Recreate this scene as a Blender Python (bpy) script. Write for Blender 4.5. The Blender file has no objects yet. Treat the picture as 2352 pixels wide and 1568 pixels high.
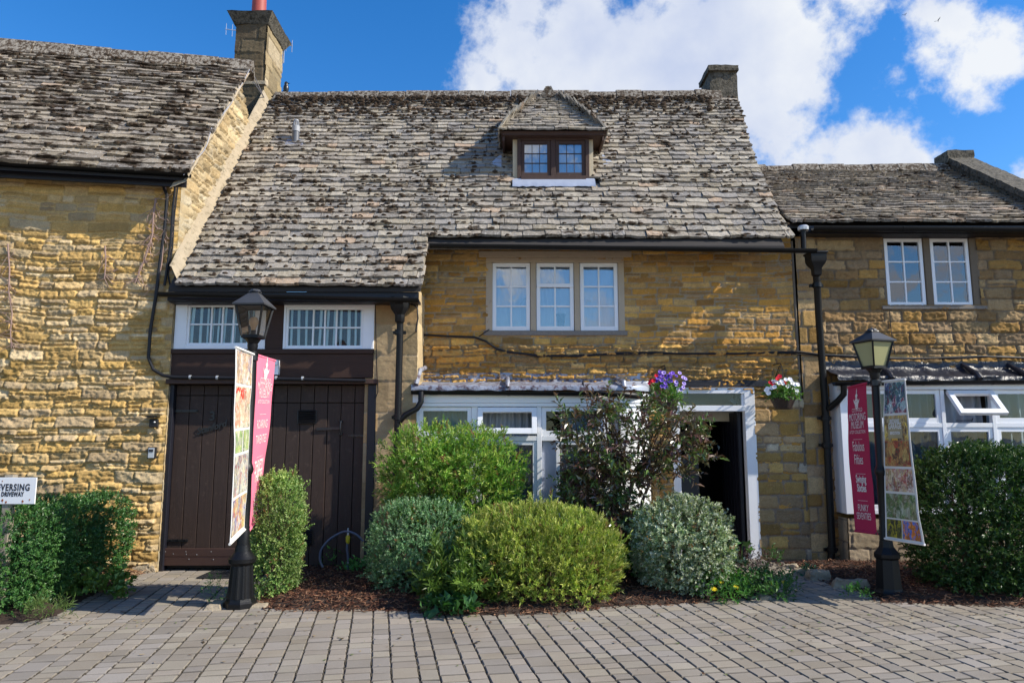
import bpy, bmesh, math, random
import numpy as np
from mathutils import Vector, Matrix
R = math.radians
rng = np.random.default_rng(7)
random.seed(7)
C = bpy.context.scene.collection
S = bpy.context.scene

# ------------------------------------------------------------------ camera
F = 1650.0; CXP, CYP = 1176.0, 784.0           # focal length and centre in a 2352 px wide frame
TH = math.atan(221.0 / F); CH = 1.6
cam = bpy.data.objects.new('camera', bpy.data.cameras.new('camera')); C.objects.link(cam)
cam.location = (0, 0, CH); cam.rotation_euler = (math.pi / 2 + TH, 0, 0)
cam.data.sensor_width = 36; cam.data.lens = 36 * F / 2352
cam.data.clip_start = 0.05; cam.data.clip_end = 4000
S.camera = cam
ct, st = math.cos(TH), math.sin(TH)
def ray(px, py):
    u = (px - CXP) / F; v = (CYP - py) / F
    return Vector((u, ct - v * st, st + v * ct))
def P(px, py, Y):
    d = ray(px, py); t = Y / d.y
    return Vector((d.x * t, Y, CH + d.z * t))
def G(px, py, z=0.0):
    d = ray(px, py); t = (z - CH) / d.z
    return Vector((d.x * t, d.y * t, z))
LX, LY, LM = -4.28, 8.95, 0.17                  # left cottage: corner and skew of its front wall
def PL(px, py, off=0.0):
    d = ray(px, py); t = (LY + off - LM * LX) / (d.y - LM * d.x)
    return Vector((d.x * t, d.y * t, CH + d.z * t))
def RW(x0, y0, x1, y1, Y):
    cx, cy = (x0 + x1) / 2, (y0 + y1) / 2
    return P(x0, cy, Y).x, P(x1, cy, Y).x, P(cx, y1, Y).z, P(cx, y0, Y).z

# ------------------------------------------------------------------ sky, sun, exposure
SUN = Vector((-1.0, 0.26, -0.78)).normalized()  # the way the light travels
el = math.asin(-SUN.z); az = math.atan2(-SUN.x, -SUN.y)     # azimuth of the sun, clockwise from +Y
W = bpy.data.worlds.new("World"); S.world = W; W.use_nodes = True
nt = W.node_tree; nt.nodes.clear()
def N(t, **k):
    n = nt.nodes.new(t)
    for a, b in k.items(): setattr(n, a, b)
    return n
def L_(a, b): nt.links.new(a, b)
def M(op, a, b=None, c=None, clamp=False):
    n = N('ShaderNodeMath', operation=op); n.use_clamp = clamp
    for i, x in enumerate((a, b, c)):
        if x is None: continue
        if isinstance(x, (int, float)): n.inputs[i].default_value = x
        else: L_(x, n.inputs[i])
    return n.outputs[0]
sky = N('ShaderNodeTexSky', sky_type='NISHITA'); sky.sun_disc = False
sky.sun_elevation = el; sky.sun_rotation = az; sky.ozone_density = 3.0; sky.dust_density = 0.3; sky.air_density = 1.0
hs = N('ShaderNodeHueSaturation'); hs.inputs['Saturation'].default_value = 1.36; hs.inputs['Value'].default_value = 1.9; hs.inputs['Hue'].default_value = .506
L_(sky.outputs[0], hs.inputs['Color'])
bgs = N('ShaderNodeBackground'); bgs.inputs[1].default_value = 0.082; L_(hs.outputs[0], bgs.inputs[0])
tc = N('ShaderNodeTexCoord'); D_ = tc.outputs['Generated']
def noise(scale, detail, off=0, rough=.55):
    mp = N('ShaderNodeMapping'); L_(D_, mp.inputs[0]); mp.inputs['Location'].default_value = (off, off * .7, off * .3)
    n = N('ShaderNodeTexNoise'); n.inputs['Scale'].default_value = scale; n.inputs['Detail'].default_value = detail
    n.inputs['Roughness'].default_value = rough; L_(mp.outputs[0], n.inputs['Vector']); return n
# a cloud is a cluster of round puffs, each a direction in the sky and an angular radius
puffs = [(1100,200,75),(1180,120,105),(1260,190,120),(1210,20,70),(1350,110,140),(1370,210,110),(1500,170,140),(1560,90,120),(1660,140,190),(1440,120,150),(1320,150,130),(1760,150,150),(1750,60,150),
 (1700,20,150),(1820,90,120),(1830,190,110),(1820,280,60),(1900,30,80),(1940,105,50),(1960,-20,90),(1580,-10,90),(1300,-30,60),(1720,240,90),
 (2190,60,95),(2260,120,95),(2130,120,75),(2220,190,60),(2050,170,55),(2310,60,75),(2130,10,70),(2320,150,50),(2090,215,30),
 (2010,335,85),(2075,330,75),(1950,355,70),(1870,375,70),(1790,345,60),(1760,310,40),(2115,365,85),(2160,390,60),(2000,400,120),(1830,410,90),(1930,400,90),(2350,412,34),
 (2600,100,150),(2700,300,120)]
fld = None
for (x, y, r) in puffs:
    d = ray(x, y).normalized(); e = ray(x + r, y).normalized(); ang = (d - e).length
    vd = N('ShaderNodeVectorMath', operation='DISTANCE'); L_(D_, vd.inputs[0]); vd.inputs[1].default_value = d
    f = M('MULTIPLY_ADD', vd.outputs['Value'], -1.0 / ang, 1.0)
    f = M('MULTIPLY', f, ang / 0.07)
    fld = f if fld is None else M('SMOOTH_MAX', fld, f, 0.25)
sx = N('ShaderNodeSeparateXYZ'); L_(D_, sx.inputs[0])
nb = noise(3.0, 8, 4.2)                                           # broken cloud over the rest of the sky, behind the viewer
back = M('MULTIPLY', M('SUBTRACT', nb.outputs[0], 0.565), 9.0)
back = M('SUBTRACT', back, M('MULTIPLY', M('ADD', sx.outputs['Y'], 0.15, clamp=True), 14.0))
fld = M('MAXIMUM', fld, back)
n1 = noise(11.0, 12, 0.0, .62); n2 = noise(34.0, 10, 2.0, .6)
fz = M('ADD', fld, M('MULTIPLY', M('SUBTRACT', n1.outputs[0], 0.48), 2.0))
fz = M('ADD', fz, M('MULTIPLY', M('SUBTRACT', n2.outputs[0], 0.5), .8))
mask = N('ShaderNodeMapRange', interpolation_type='SMOOTHSTEP'); L_(fz, mask.inputs[0])
mask.inputs['From Min'].default_value = -0.12; mask.inputs['From Max'].default_value = 0.42
mask.inputs['To Max'].default_value = 0.97
n3 = noise(5.0, 8, 7.0, .5)
sh = N('ShaderNodeMapRange'); L_(M('ADD', n3.outputs[0], M('MULTIPLY', fz, 0.055)), sh.inputs[0]); sh.inputs['From Min'].default_value = .42; sh.inputs['From Max'].default_value = .72
mx = N('ShaderNodeMix', data_type='RGBA'); L_(sh.outputs[0], mx.inputs[0])
mx.inputs[6].default_value = (.93, .96, 1.0, 1); mx.inputs[7].default_value = (.53, .62, .86, 1)
bgc = N('ShaderNodeBackground'); bgc.inputs[1].default_value = 0.72; L_(mx.outputs[2], bgc.inputs[0])
ms = N('ShaderNodeMixShader'); L_(mask.outputs[0], ms.inputs[0]); L_(bgs.outputs[0], ms.inputs[1]); L_(bgc.outputs[0], ms.inputs[2])
wo = N('ShaderNodeOutputWorld'); L_(ms.outputs[0], wo.inputs[0])

sun = bpy.data.objects.new('sun', bpy.data.lights.new('sun', 'SUN')); C.objects.link(sun)
sun.data.energy = 5.0; sun.data.angle = R(0.5); sun.data.color = (1.0, .93, .80)
sun.rotation_euler = SUN.to_track_quat('-Z', 'Y').to_euler(); sun.location = (20, -6, 18)
S.view_settings.view_transform = 'Standard'; S.view_settings.look = 'None'
S.view_settings.exposure = 0.43; S.view_settings.gamma = 1.0
try: S.cycles.max_bounces = 6; S.cycles.diffuse_bounces = 3; S.cycles.transparent_max_bounces = 10
except Exception: pass

# ------------------------------------------------------------------ materials
def nm(name):
    m = bpy.data.materials.new(name); m.use_nodes = True
    t = m.node_tree; b = t.nodes['Principled BSDF']; return m, t, b
def mk(t, ty, **k):
    n = t.nodes.new(ty)
    for a, b in k.items(): setattr(n, a, b)
    return n
def tnoise(t, scale, detail=6, rough=.6, coord='Object', stretch=None):
    c = mk(t, 'ShaderNodeTexCoord'); n = mk(t, 'ShaderNodeTexNoise')
    n.inputs['Scale'].default_value = scale; n.inputs['Detail'].default_value = detail; n.inputs['Roughness'].default_value = rough
    if stretch:
        mp = mk(t, 'ShaderNodeMapping'); mp.inputs['Scale'].default_value = stretch
        t.links.new(c.outputs[coord], mp.inputs[0]); t.links.new(mp.outputs[0], n.inputs['Vector'])
    else: t.links.new(c.outputs[coord], n.inputs['Vector'])
    return n.outputs[0]
def tramp(t, fac, a, b):
    n = mk(t, 'ShaderNodeMapRange'); n.clamp = True; t.links.new(fac, n.inputs[0])
    n.inputs['From Min'].default_value = a; n.inputs['From Max'].default_value = b; return n.outputs[0]
def tmix(t, fac, a, b, blend='MIX'):
    n = mk(t, 'ShaderNodeMix', data_type='RGBA', blend_type=blend)
    for i, x in ((0, fac), (6, a), (7, b)):
        if isinstance(x, (int, float)): n.inputs[i].default_value = x
        elif isinstance(x, tuple): n.inputs[i].default_value = (*x, 1) if len(x) == 3 else x
        else: t.links.new(x, n.inputs[i])
    return n.outputs[2]
def tbump(t, b, h, dist=.01, strength=1.0):
    n = mk(t, 'ShaderNodeBump'); n.inputs['Distance'].default_value = dist; n.inputs['Strength'].default_value = strength
    t.links.new(h, n.inputs['Height']); t.links.new(n.outputs[0], b.inputs['Normal'])
def tattr(t, name='Col'):
    return mk(t, 'ShaderNodeAttribute', attribute_name=name).outputs['Color']
def simple(name, col, rough=.6, metal=0, vary=.15, nscale=12, bump=.0, bscale=60, spec=.5, stretch=None, dark=None, dk=(.5,.62)):
    m, t, b = nm(name)
    c = tmix(t, tnoise(t, nscale, stretch=stretch), tuple(x * (1 - vary) for x in col), tuple(min(1, x * (1 + vary)) for x in col))
    if dark: c = tmix(t, tramp(t, tnoise(t, nscale * 2.3, 8, .7), dk[0], dk[1]), c, dark)
    t.links.new(c, b.inputs['Base Color']); b.inputs['Roughness'].default_value = rough; b.inputs['Metallic'].default_value = metal
    b.inputs['Specular IOR Level'].default_value = spec
    if bump: tbump(t, b, tnoise(t, bscale, 6, stretch=stretch), bump)
    return m
def colmat(name, rough=.9, bump=.006, bscale=45, spec=.2, grain=.35, gs=70, extra=None):
    m, t, b = nm(name)
    a = tattr(t)
    g = tnoise(t, gs, 8, .7)
    c = tmix(t, 1.0, a, tmix(t, tramp(t, g, .3, .7), (1 - grain,) * 3, (1 + grain * .7,) * 3), 'MULTIPLY')
    if extra: c = extra(t, c)
    t.links.new(c, b.inputs['Base Color']); b.inputs['Roughness'].default_value = rough; b.inputs['Specular IOR Level'].default_value = spec
    tbump(t, b, tnoise(t, bscale, 8, .65), bump)
    return m
def soot(t, c):
    c = tmix(t, tramp(t, tnoise(t, 2.2, 6, .6), .5, .72), c, tmix(t, .38, c, (.20, .125, .06)))
    c = tmix(t, tramp(t, tnoise(t, 55, 4, .7), .66, .72), c, (.5, .46, .38))
    return c
m_stone = colmat('limestone', extra=soot)
m_ashlar = colmat('dressed_stone', bump=.003, grain=.18)
def mossy(lo, hi):
    def f(t, c):
        c = tmix(t, tramp(t, tnoise(t, 30, 6, .7), .56, .66), c, (.47, .45, .41))
        c = tmix(t, tramp(t, tnoise(t, 95, 3, .6), .60, .66), c, (.09, .075, .06))
        n = tnoise(t, 5.0, 9, .72, stretch=(.6, 1, 1)); c = tmix(t, tramp(t, n, lo, hi), c, (.035, .023, .014))
        return c
    return f
m_slate = colmat('stone_slate', rough=.95, bump=.006, bscale=60, grain=.3, extra=mossy(.545, .61))
m_slate2 = colmat('stone_slate_mossy', rough=.95, bump=.006, bscale=60, grain=.3, extra=mossy(.49, .565))
m_moss = simple('moss', (.045, .027, .014), 1, vary=.5, nscale=40, bump=.01, bscale=120)
m_ridge = simple('ridge_stone', (.27, .24, .20), .95, vary=.3, nscale=9, bump=.012, bscale=40, dark=(.055, .035, .02), dk=(.44, .54))
m_cap = simple('weathered_cap_stone', (.12, .105, .08), .95, vary=.4, nscale=8, bump=.015, bscale=30, dark=(.035, .03, .02), dk=(.45, .6))
m_mortar = simple('lime_mortar', (.46, .36, .23), .95, vary=.2, nscale=9, bump=.01, bscale=25)
m_fillet = simple('mortar_fillet', (.38, .31, .215), .95, vary=.25, nscale=6, bump=.014, bscale=18, dark=(.2, .16, .1), dk=(.52, .66))
m_frame_stone = simple('window_stone', (.46, .37, .27), .9, vary=.12, nscale=7, bump=.003, bscale=80, dark=(.17, .14, .11), dk=(.6, .75))
m_sill = simple('sill_stone', (.23, .20, .17), .9, vary=.25, nscale=30, bump=.003, bscale=80, dark=(.1, .09, .08), dk=(.5, .7))
m_white = simple('white_paint', (.86, .86, .88), .35, vary=.03, nscale=5, bump=.0012, bscale=30)
m_upvc = simple('white_upvc', (.86, .87, .90), .25, vary=.02, nscale=3)
m_cream = simple('cream_render', (.62, .52, .36), .9, vary=.1, nscale=6, bump=.004, bscale=30)
m_brown = simple('brown_door_paint', (.050, .031, .024), .7, spec=.3, vary=.35, nscale=5, bump=.003, bscale=30, stretch=(9, 9, .6), dark=(.10, .065, .05), dk=(.56, .74))
m_brownh = simple('brown_beam_paint', (.052, .027, .019), .7, spec=.3, vary=.3, nscale=5, bump=.003, bscale=30, stretch=(.6, 9, 9))
m_brownw = simple('worn_brown_wood', (.055, .026, .018), .7, vary=.4, nscale=9, bump=.004, bscale=40, stretch=(6, 6, .8), dark=(.28, .2, .15), dk=(.66, .72))
m_black = simple('black_gloss_paint', (.006, .006, .007), .42, spec=.3, vary=.3, nscale=12, bump=.0015, bscale=50)
m_blackd = simple('black_dull_paint', (.016, .016, .019), .5, spec=.3, vary=.3, nscale=12, bump=.001, bscale=50)
m_tar = simple('tarred_timber', (.006, .006, .013), .5, vary=.3, bump=.003, bscale=40, stretch=(8, 8, .8))
m_iron = simple('black_iron', (.01, .01, .012), .35, bump=.001)
m_lead = simple('lead_sheet', (.30, .32, .38), .45, metal=.2, vary=.25, nscale=6, bump=.01, bscale=14, dark=(.10, .06, .07), dk=(.48, .6))
m_lead_new = simple('new_lead_sheet', (.42, .46, .55), .35, metal=.2, vary=.1, nscale=6, bump=.006, bscale=12)
m_bitumen = simple('black_bitumen_sheet', (.02, .022, .032), .3, vary=.4, nscale=6, bump=.03, bscale=9)
m_red = simple('terracotta_red', (.33, .06, .045), .6, vary=.1)
m_terra = simple('cream_pot_clay', (.55, .42, .3), .7, vary=.1)
m_curtain = simple('white_net_curtain', (.82, .86, .92), .9, vary=.06, nscale=4)
m_curtg = simple('pale_green_curtain', (.58, .72, .74), .9, vary=.25, nscale=7, stretch=(6, 1, .5))
m_curtd = simple('grey_curtain', (.34, .37, .41), .9, vary=.2, nscale=6, stretch=(5, 1, .4))
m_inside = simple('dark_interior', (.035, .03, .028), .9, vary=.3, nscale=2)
m_bark = simple('bark', (.10, .065, .04), .9, vary=.4, nscale=30, bump=.006, bscale=60)
m_vine = simple('dry_vine_stem', (.30, .2, .17), .9, vary=.3, nscale=30)
m_soil = simple('soil', (.035, .02, .013), 1, vary=.5, nscale=30, bump=.02, bscale=50)
m_rock = simple('garden_rock', (.34, .28, .2), .95, vary=.3, nscale=9, bump=.02, bscale=20, dark=(.12, .1, .07), dk=(.55, .7))
m_rubber = simple('black_rubber', (.02, .02, .022), .6, bump=.004, bscale=80)
m_hose = simple('blue_grey_hose', (.09, .11, .16), .35, vary=.1)
m_yellow = simple('yellow_plastic', (.62, .48, .02), .4)
m_greyp = simple('grey_plastic', (.12, .125, .14), .4)
m_greyl = simple('pale_grey_plastic', (.30, .31, .33), .5)
m_lpipe = simple('light_grey_metal', (.5, .52, .55), .35, metal=.3)
m_sign = simple('white_sign_enamel', (.80, .80, .82), .3, vary=.03)
m_rust = simple('rust', (.30, .07, .01), .9, vary=.4, nscale=60)
m_ink = simple('black_lettering', (.02, .02, .03), .5)
m_wood = simple('grey_post_wood', (.32, .28, .22), .9, vary=.3, stretch=(8, 8, .6), bump=.004)
m_alu = simple('aluminium', (.75, .76, .78), .3, metal=.6)
m_basket = simple('brown_wicker', (.035, .018, .012), .5, vary=.4, nscale=60, bump=.01, bscale=90)
m_bulb = simple('opal_bulb', (.75, .55, .38), .3)
def glassmat(name, tint=(.9, .95, .95), ior=1.75, alpha_gloss=1.0):
    m, t, b = nm(name); o = t.nodes['Material Output']
    tr = mk(t, 'ShaderNodeBsdfTransparent'); tr.inputs[0].default_value = (*tint, 1)
    gl = mk(t, 'ShaderNodeBsdfGlossy'); gl.inputs['Roughness'].default_value = .015; gl.inputs[0].default_value = (1, 1, 1, 1)
    fr = mk(t, 'ShaderNodeFresnel'); fr.inputs[0].default_value = ior
    nb_ = mk(t, 'ShaderNodeBump'); nb_.inputs['Distance'].default_value = .004; nb_.inputs['Strength'].default_value = .35
    t.links.new(tnoise(t, 3.5, 2), nb_.inputs['Height']); t.links.new(nb_.outputs[0], gl.inputs['Normal'])
    x = mk(t, 'ShaderNodeMixShader'); t.links.new(fr.outputs[0], x.inputs[0]); t.links.new(tr.outputs[0], x.inputs[1]); t.links.new(gl.outputs[0], x.inputs[2])
    t.links.new(x.outputs[0], o.inputs[0]); return m
m_glass = glassmat('window_glass', (.96, .98, 1.0), 2.4)
m_glassl = glassmat('thin_window_glass', (.97, .99, .99), 1.5)
m_glassd = glassmat('dim_window_glass', (.66, .74, .78), 1.42)
m_lampg = glassmat('smoky_lantern_glass', (.80, .73, .66), 1.5)
m_opal = simple('olive_opal_glass', (.33, .32, .16), .3, vary=.12, nscale=3)
def leafmat(name, rough=.45, trans=.25, spec=.4):
    m, t, b = nm(name); o = t.nodes['Material Output']
    a = tattr(t); t.links.new(a, b.inputs['Base Color']); b.inputs['Roughness'].default_value = rough; b.inputs['Specular IOR Level'].default_value = spec
    tl = mk(t, 'ShaderNodeBsdfTranslucent'); t.links.new(tmix(t, 1.0, a, (1.1, 1.25, .5), 'MULTIPLY'), tl.inputs[0])
    x = mk(t, 'ShaderNodeMixShader'); x.inputs[0].default_value = trans
    t.links.new(b.outputs[0], x.inputs[1]); t.links.new(tl.outputs[0], x.inputs[2]); t.links.new(x.outputs[0], o.inputs[0]); return m
m_leaf = leafmat('leaf'); m_leafg = leafmat('glossy_leaf', .38, .18, .4); m_petal = leafmat('petal', .6, .3, .2)

# ------------------------------------------------------------------ noise on arrays
_T = rng.random((256, 256))
def vn(x, y, s=0):
    x = np.asarray(x, float) + s * 17.31; y = np.asarray(y, float) + s * 9.77
    xi = np.floor(x).astype(int); yi = np.floor(y).astype(int); fx = x - xi; fy = y - yi
    fx = fx * fx * (3 - 2 * fx); fy = fy * fy * (3 - 2 * fy)
    a = _T[xi & 255, yi & 255]; b = _T[(xi + 1) & 255, yi & 255]; c = _T[xi & 255, (yi + 1) & 255]; d = _T[(xi + 1) & 255, (yi + 1) & 255]
    return (a * (1 - fx) + b * fx) * (1 - fy) + (c * (1 - fx) + d * fx) * fy
def fbm(x, y, o=4, s=0, g=.5):
    r = 0; a = 1; n = 0
    for i in range(o): r = r + a * vn(np.asarray(x) * 2 ** i, np.asarray(y) * 2 ** i, s + i); n += a; a *= g
    return r / n

# ------------------------------------------------------------------ mesh helpers
def mesh_np(name, V, Fc, mats, parent=None, col=None, midx=None, smooth=True):
    """V (n,3); Fc (m,k) with k 3 or 4, or a list of such arrays"""
    me = bpy.data.meshes.new(name); V = np.asarray(V, np.float32)
    Fs = [np.asarray(f, np.int32) for f in (Fc if isinstance(Fc, list) else [Fc])]
    Fs = [f for f in Fs if len(f)]
    loops = np.concatenate([f.ravel() for f in Fs]); tot = np.concatenate([np.full(len(f), f.shape[1], np.int32) for f in Fs])
    start = np.concatenate([[0], np.cumsum(tot)[:-1]]).astype(np.int32)
    me.vertices.add(len(V)); me.vertices.foreach_set('co', V.ravel())
    me.loops.add(len(loops)); me.loops.foreach_set('vertex_index', loops)
    me.polygons.add(len(tot)); me.polygons.foreach_set('loop_start', start); me.polygons.foreach_set('loop_total', tot)
    if midx is not None: me.polygons.foreach_set('material_index', np.asarray(midx, np.int32))
    me.polygons.foreach_set('use_smooth', np.full(len(tot), bool(smooth)))
    for m in (mats if isinstance(mats, (list, tuple)) else [mats]): me.materials.append(m)
    if col is not None:
        a = me.color_attributes.new('Col', 'FLOAT_COLOR', 'POINT')
        c4 = np.ones((len(V), 4), np.float32); c4[:, :3] = col; a.data.foreach_set('color', c4.ravel())
    me.update(calc_edges=True)
    o = bpy.data.objects.new(name, me); C.objects.link(o)
    if parent: o.parent = parent
    return o
class MB:
    def __init__(s): s.v = []; s.f = []; s.m = []; s.n = 0; s.mi = 0
    def add(s, vs, fs):
        b = s.n
        for v in vs: s.v.append(tuple(v))
        for f in fs: s.f.append([b + i for i in f]); s.m.append(s.mi)
        s.n += len(vs); return s
    def box(s, x0, x1, y0, y1, z0, z1):
        return s.add([(x0,y0,z0),(x1,y0,z0),(x1,y1,z0),(x0,y1,z0),(x0,y0,z1),(x1,y0,z1),(x1,y1,z1),(x0,y1,z1)],
                     [(0,3,2,1),(4,5,6,7),(0,1,5,4),(1,2,6,5),(2,3,7,6),(3,0,4,7)])
    def obox(s, c, ux, uy, uz, hx, hy, hz):
        vs = [c + ux * (a * hx) + uy * (b * hy) + uz * (d * hz) for d in (-1, 1) for a, b in ((-1,-1),(1,-1),(1,1),(-1,1))]
        return s.add(vs, [(0,3,2,1),(4,5,6,7),(0,1,5,4),(1,2,6,5),(2,3,7,6),(3,0,4,7)])
    def bar(s, p, q, w, d, side=Vector((0, 1, 0))):
        p, q = Vector(p), Vector(q); ax = (q - p); l = ax.length; ax.normalize()
        sd = (side - ax * side.dot(ax)).normalized(); th = ax.cross(sd)
        return s.obox((p + q) / 2, ax, sd, th, l / 2, d / 2, w / 2)
    def tube(s, pts, rad, n=10, cap=True):
        pts = [Vector(p) for p in pts]; k = len(pts)
        rs = rad if isinstance(rad, (list, tuple)) else [rad] * k
        vs = []; fs = []; prev = None
        for i in range(k):
            t = (pts[min(i + 1, k - 1)] - pts[max(i - 1, 0)]).normalized()
            if prev is None:
                a = Vector((0, 0, 1)) if abs(t.z) < .9 else Vector((1, 0, 0)); prev = t.cross(a).normalized()
            prev = (prev - t * prev.dot(t)).normalized(); b = t.cross(prev)
            for j in range(n):
                an = 2 * math.pi * j / n; vs.append(pts[i] + (prev * math.cos(an) + b * math.sin(an)) * rs[i])
        for i in range(k - 1):
            for j in range(n):
                fs.append((i*n+j, i*n+(j+1)%n, (i+1)*n+(j+1)%n, (i+1)*n+j))
        if cap: fs.append(tuple(range(n - 1, -1, -1))); fs.append(tuple((k-1)*n + j for j in range(n)))
        return s.add(vs, fs)
    def lathe(s, c, prof, n=16, rot=0.0, cap=True):
        c = Vector(c); vs = []; fs = []; k = len(prof)
        for (r, z) in prof:
            for j in range(n):
                an = rot + 2 * math.pi * j / n; vs.append(c + Vector((r * math.cos(an), r * math.sin(an), z)))
        for i in range(k - 1):
            for j in range(n): fs.append((i*n+j, i*n+(j+1)%n, (i+1)*n+(j+1)%n, (i+1)*n+j))
        if cap: fs.append(tuple(range(n - 1, -1, -1))); fs.append(tuple((k-1)*n + j for j in range(n)))
        return s.add(vs, fs)
    def sweep(s, prof, p, q, a, b):
        p, q, a, b = map(Vector, (p, q, a, b)); n = len(prof)
        vs = [o + a * x + b * y for o in (p, q) for x, y in prof]
        return s.add(vs, [tuple(range(n))[::-1], tuple(range(n, 2 * n))] + [(i, (i + 1) % n, n + (i + 1) % n, n + i) for i in range(n)])
    def build(s, name, mats, parent=None, smooth=False, bevel=0, fix=True, ang=35):
        me = bpy.data.meshes.new(name); me.from_pydata(s.v, [], s.f)
        for m in (mats if isinstance(mats, (list, tuple)) else [mats]): me.materials.append(m)
        me.polygons.foreach_set('material_index', s.m)
        if fix:
            bm = bmesh.new(); bm.from_mesh(me); bmesh.ops.recalc_face_normals(bm, faces=bm.faces); bm.to_mesh(me); bm.free()
        if smooth:
            me.polygons.foreach_set('use_smooth', [True] * len(me.polygons))
            try: me.set_sharp_from_angle(angle=R(ang))
            except Exception: pass
        o = bpy.data.objects.new(name, me); C.objects.link(o)
        if parent: o.parent = parent
        if bevel:
            md = o.modifiers.new('bevel', 'BEVEL'); md.width = bevel; md.segments = 2; md.limit_method = 'ANGLE'
        return o
def tag(o, label=None, cat=None, group=None, kind=None):
    for k, v in (('label', label), ('category', cat), ('group', group), ('kind', kind)):
        if v: o[k] = v
    return o
def thing(name, label, cat, loc=(0, 0, 0), group=None):
    o = bpy.data.objects.new(name, None); C.objects.link(o); o.empty_display_size = .1
    return tag(o, label, cat, group)
def smootht(a, b, x):
    t = np.clip((x - a) / (b - a), 0, 1); return t * t * (3 - 2 * t)
def copy_tree(o, parent=None):
    c = o.copy(); C.objects.link(c); c.parent = parent
    for ch in list(o.children): copy_tree(ch, c)
    return c

# ================================================================== walls of coursed stone, roofs of stone slates
OCH = np.array([(.59,.385,.14),(.53,.335,.11),(.62,.43,.20),(.48,.305,.11),(.63,.48,.28),(.55,.41,.23),(.45,.33,.19)])
BRN = np.array([(.49,.28,.085),(.43,.24,.07),(.54,.33,.12),(.36,.215,.09),(.45,.30,.15),(.38,.255,.14),(.55,.38,.19)])
ORG = np.array([(.62,.32,.075),(.56,.28,.06),(.64,.37,.10),(.48,.245,.07),(.56,.35,.13),(.42,.245,.10)])
def stone_wall(name, parent, org, ud, nd, u1, z1, res, ch, wd, joint, relief, rough, pal, mortar, seed,
               openings=(), mask=None, u0=0.0, z0=0.0, wav=.03, proud=1.0, split=.25, mat=None, zones=None, recess=0.0):
    r = np.random.default_rng(seed)
    nu = int((u1 - u0) / res) + 1; nz = int((z1 - z0) / res) + 1
    u = np.linspace(u0, u1, nu); z = np.linspace(z0, z1, nz); U, Z = np.meshgrid(u, z)
    Uw = U + wav * (fbm(U * 3, Z * 3, 3, seed) - .5) * 1.6; Zw = Z + wav * (fbm(U * 1.3, Z * .6, 3, seed + 3) - .5) * 2.2
    zb = [z0 - .3]
    while zb[-1] < z1 + .3: zb.append(zb[-1] + r.uniform(*ch))
    zb = np.array(zb); ci = np.clip(np.searchsorted(zb, Zw) - 1, 0, len(zb) - 2)
    d = np.zeros_like(U); H = np.zeros_like(U); col = np.zeros(U.shape + (3,))
    for i in range(len(zb) - 1):
        m = ci == i
        if not m.any(): continue
        hc = zb[i + 1] - zb[i]; ub = [u0 - .4]
        while ub[-1] < u1 + .4: ub.append(ub[-1] + r.uniform(*wd) * (0.6 + .8 * hc / ch[1]))
        ub = np.array(ub); n = len(ub) - 1
        k = np.clip(np.searchsorted(ub, Uw[m]) - 1, 0, n - 1)
        lo, hi = zb[i] * np.ones(len(k)), zb[i + 1] * np.ones(len(k))
        sp = (r.random(n) < split)[k]; fr = r.uniform(.35, .65, n)[k]; zs = zb[i] + hc * fr
        up = sp & (Zw[m] > zs); dn = sp & ~up; lo = np.where(up, zs, lo); hi = np.where(dn, zs, hi)
        sid = k + n * up
        cu = (ub[k] + ub[k + 1]) / 2; hw = (ub[k + 1] - ub[k]) / 2; cz = (lo + hi) / 2; hh = (hi - lo) / 2
        du = hw - np.abs(Uw[m] - cu); dz = hh - np.abs(Zw[m] - cz)
        du = np.maximum(du, 1e-4); dz = np.maximum(dz, 1e-4)
        dd = (du * dz) / (du + dz) * 1.25; dd = np.minimum(dd, np.minimum(du, dz))
        d[m] = dd
        off = r.uniform(.35, 1.0, 2 * n)[sid]; tu = r.uniform(-.5, .5, 2 * n)[sid]; tz = r.uniform(-.5, .9, 2 * n)[sid]
        H[m] = off + tu * (Uw[m] - cu) / hw * .5 - tz * (Zw[m] - cz) / hh * .5
        ca = pal[r.integers(0, len(pal), 2 * n)] * r.uniform(.62, 1.2, (2 * n, 1)); col[m] = ca[sid]
    d = d + (fbm(U * 22, Z * 22, 3, seed + 5) - .5) * joint * 1.6
    prof = smootht(joint * .25, joint * .95, d)
    wu = U + .03 * (fbm(U * 20, Z * 20, 2, seed + 30) - .5); wz = Z + .03 * (fbm(U * 20 + 9, Z * 20, 2, seed + 31) - .5)
    big = .5 - np.abs(fbm(wu * 11, wz * 19, 3, seed + 8) - .5) * 3.2; big = np.round(big * 5) / 5 * .5 + big * .5; big *= .45; fine = fbm(U * 38, Z * 52, 3, seed + 11, .7) - .5
    rl = relief if zones is None else relief * zones(U, Z)
    h = rl * prof * (H * proud + rough * (big * 1.4 + fine * .55)) + (1 - prof) * rl * .12 * fine - recess + .012 * (fbm(U * .8, Z * .8, 2, seed + 9) - .5)
    a = prof[..., None]; col = col * (.82 + .36 * fbm(U * 14, Z * 14, 4, seed + 20))[..., None]
    mc = np.array(mortar) * (.85 + .3 * fbm(U * 6, Z * 6, 3, seed + 14))[..., None]
    col = col * a + mc * (1 - a)
    org = np.array(org); ud = np.array(ud); nd = np.array(nd)
    V = org + U[..., None] * ud + h[..., None] * nd; V[..., 2] += Z
    idx = np.arange(nu * nz).reshape(nz, nu)
    Q = np.stack([idx[:-1, :-1], idx[:-1, 1:], idx[1:, 1:], idx[1:, :-1]], -1)
    uc = (U[:-1, :-1] + U[1:, 1:]) / 2; zc = (Z[:-1, :-1] + Z[1:, 1:]) / 2; keep = np.ones(uc.shape, bool)
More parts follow.
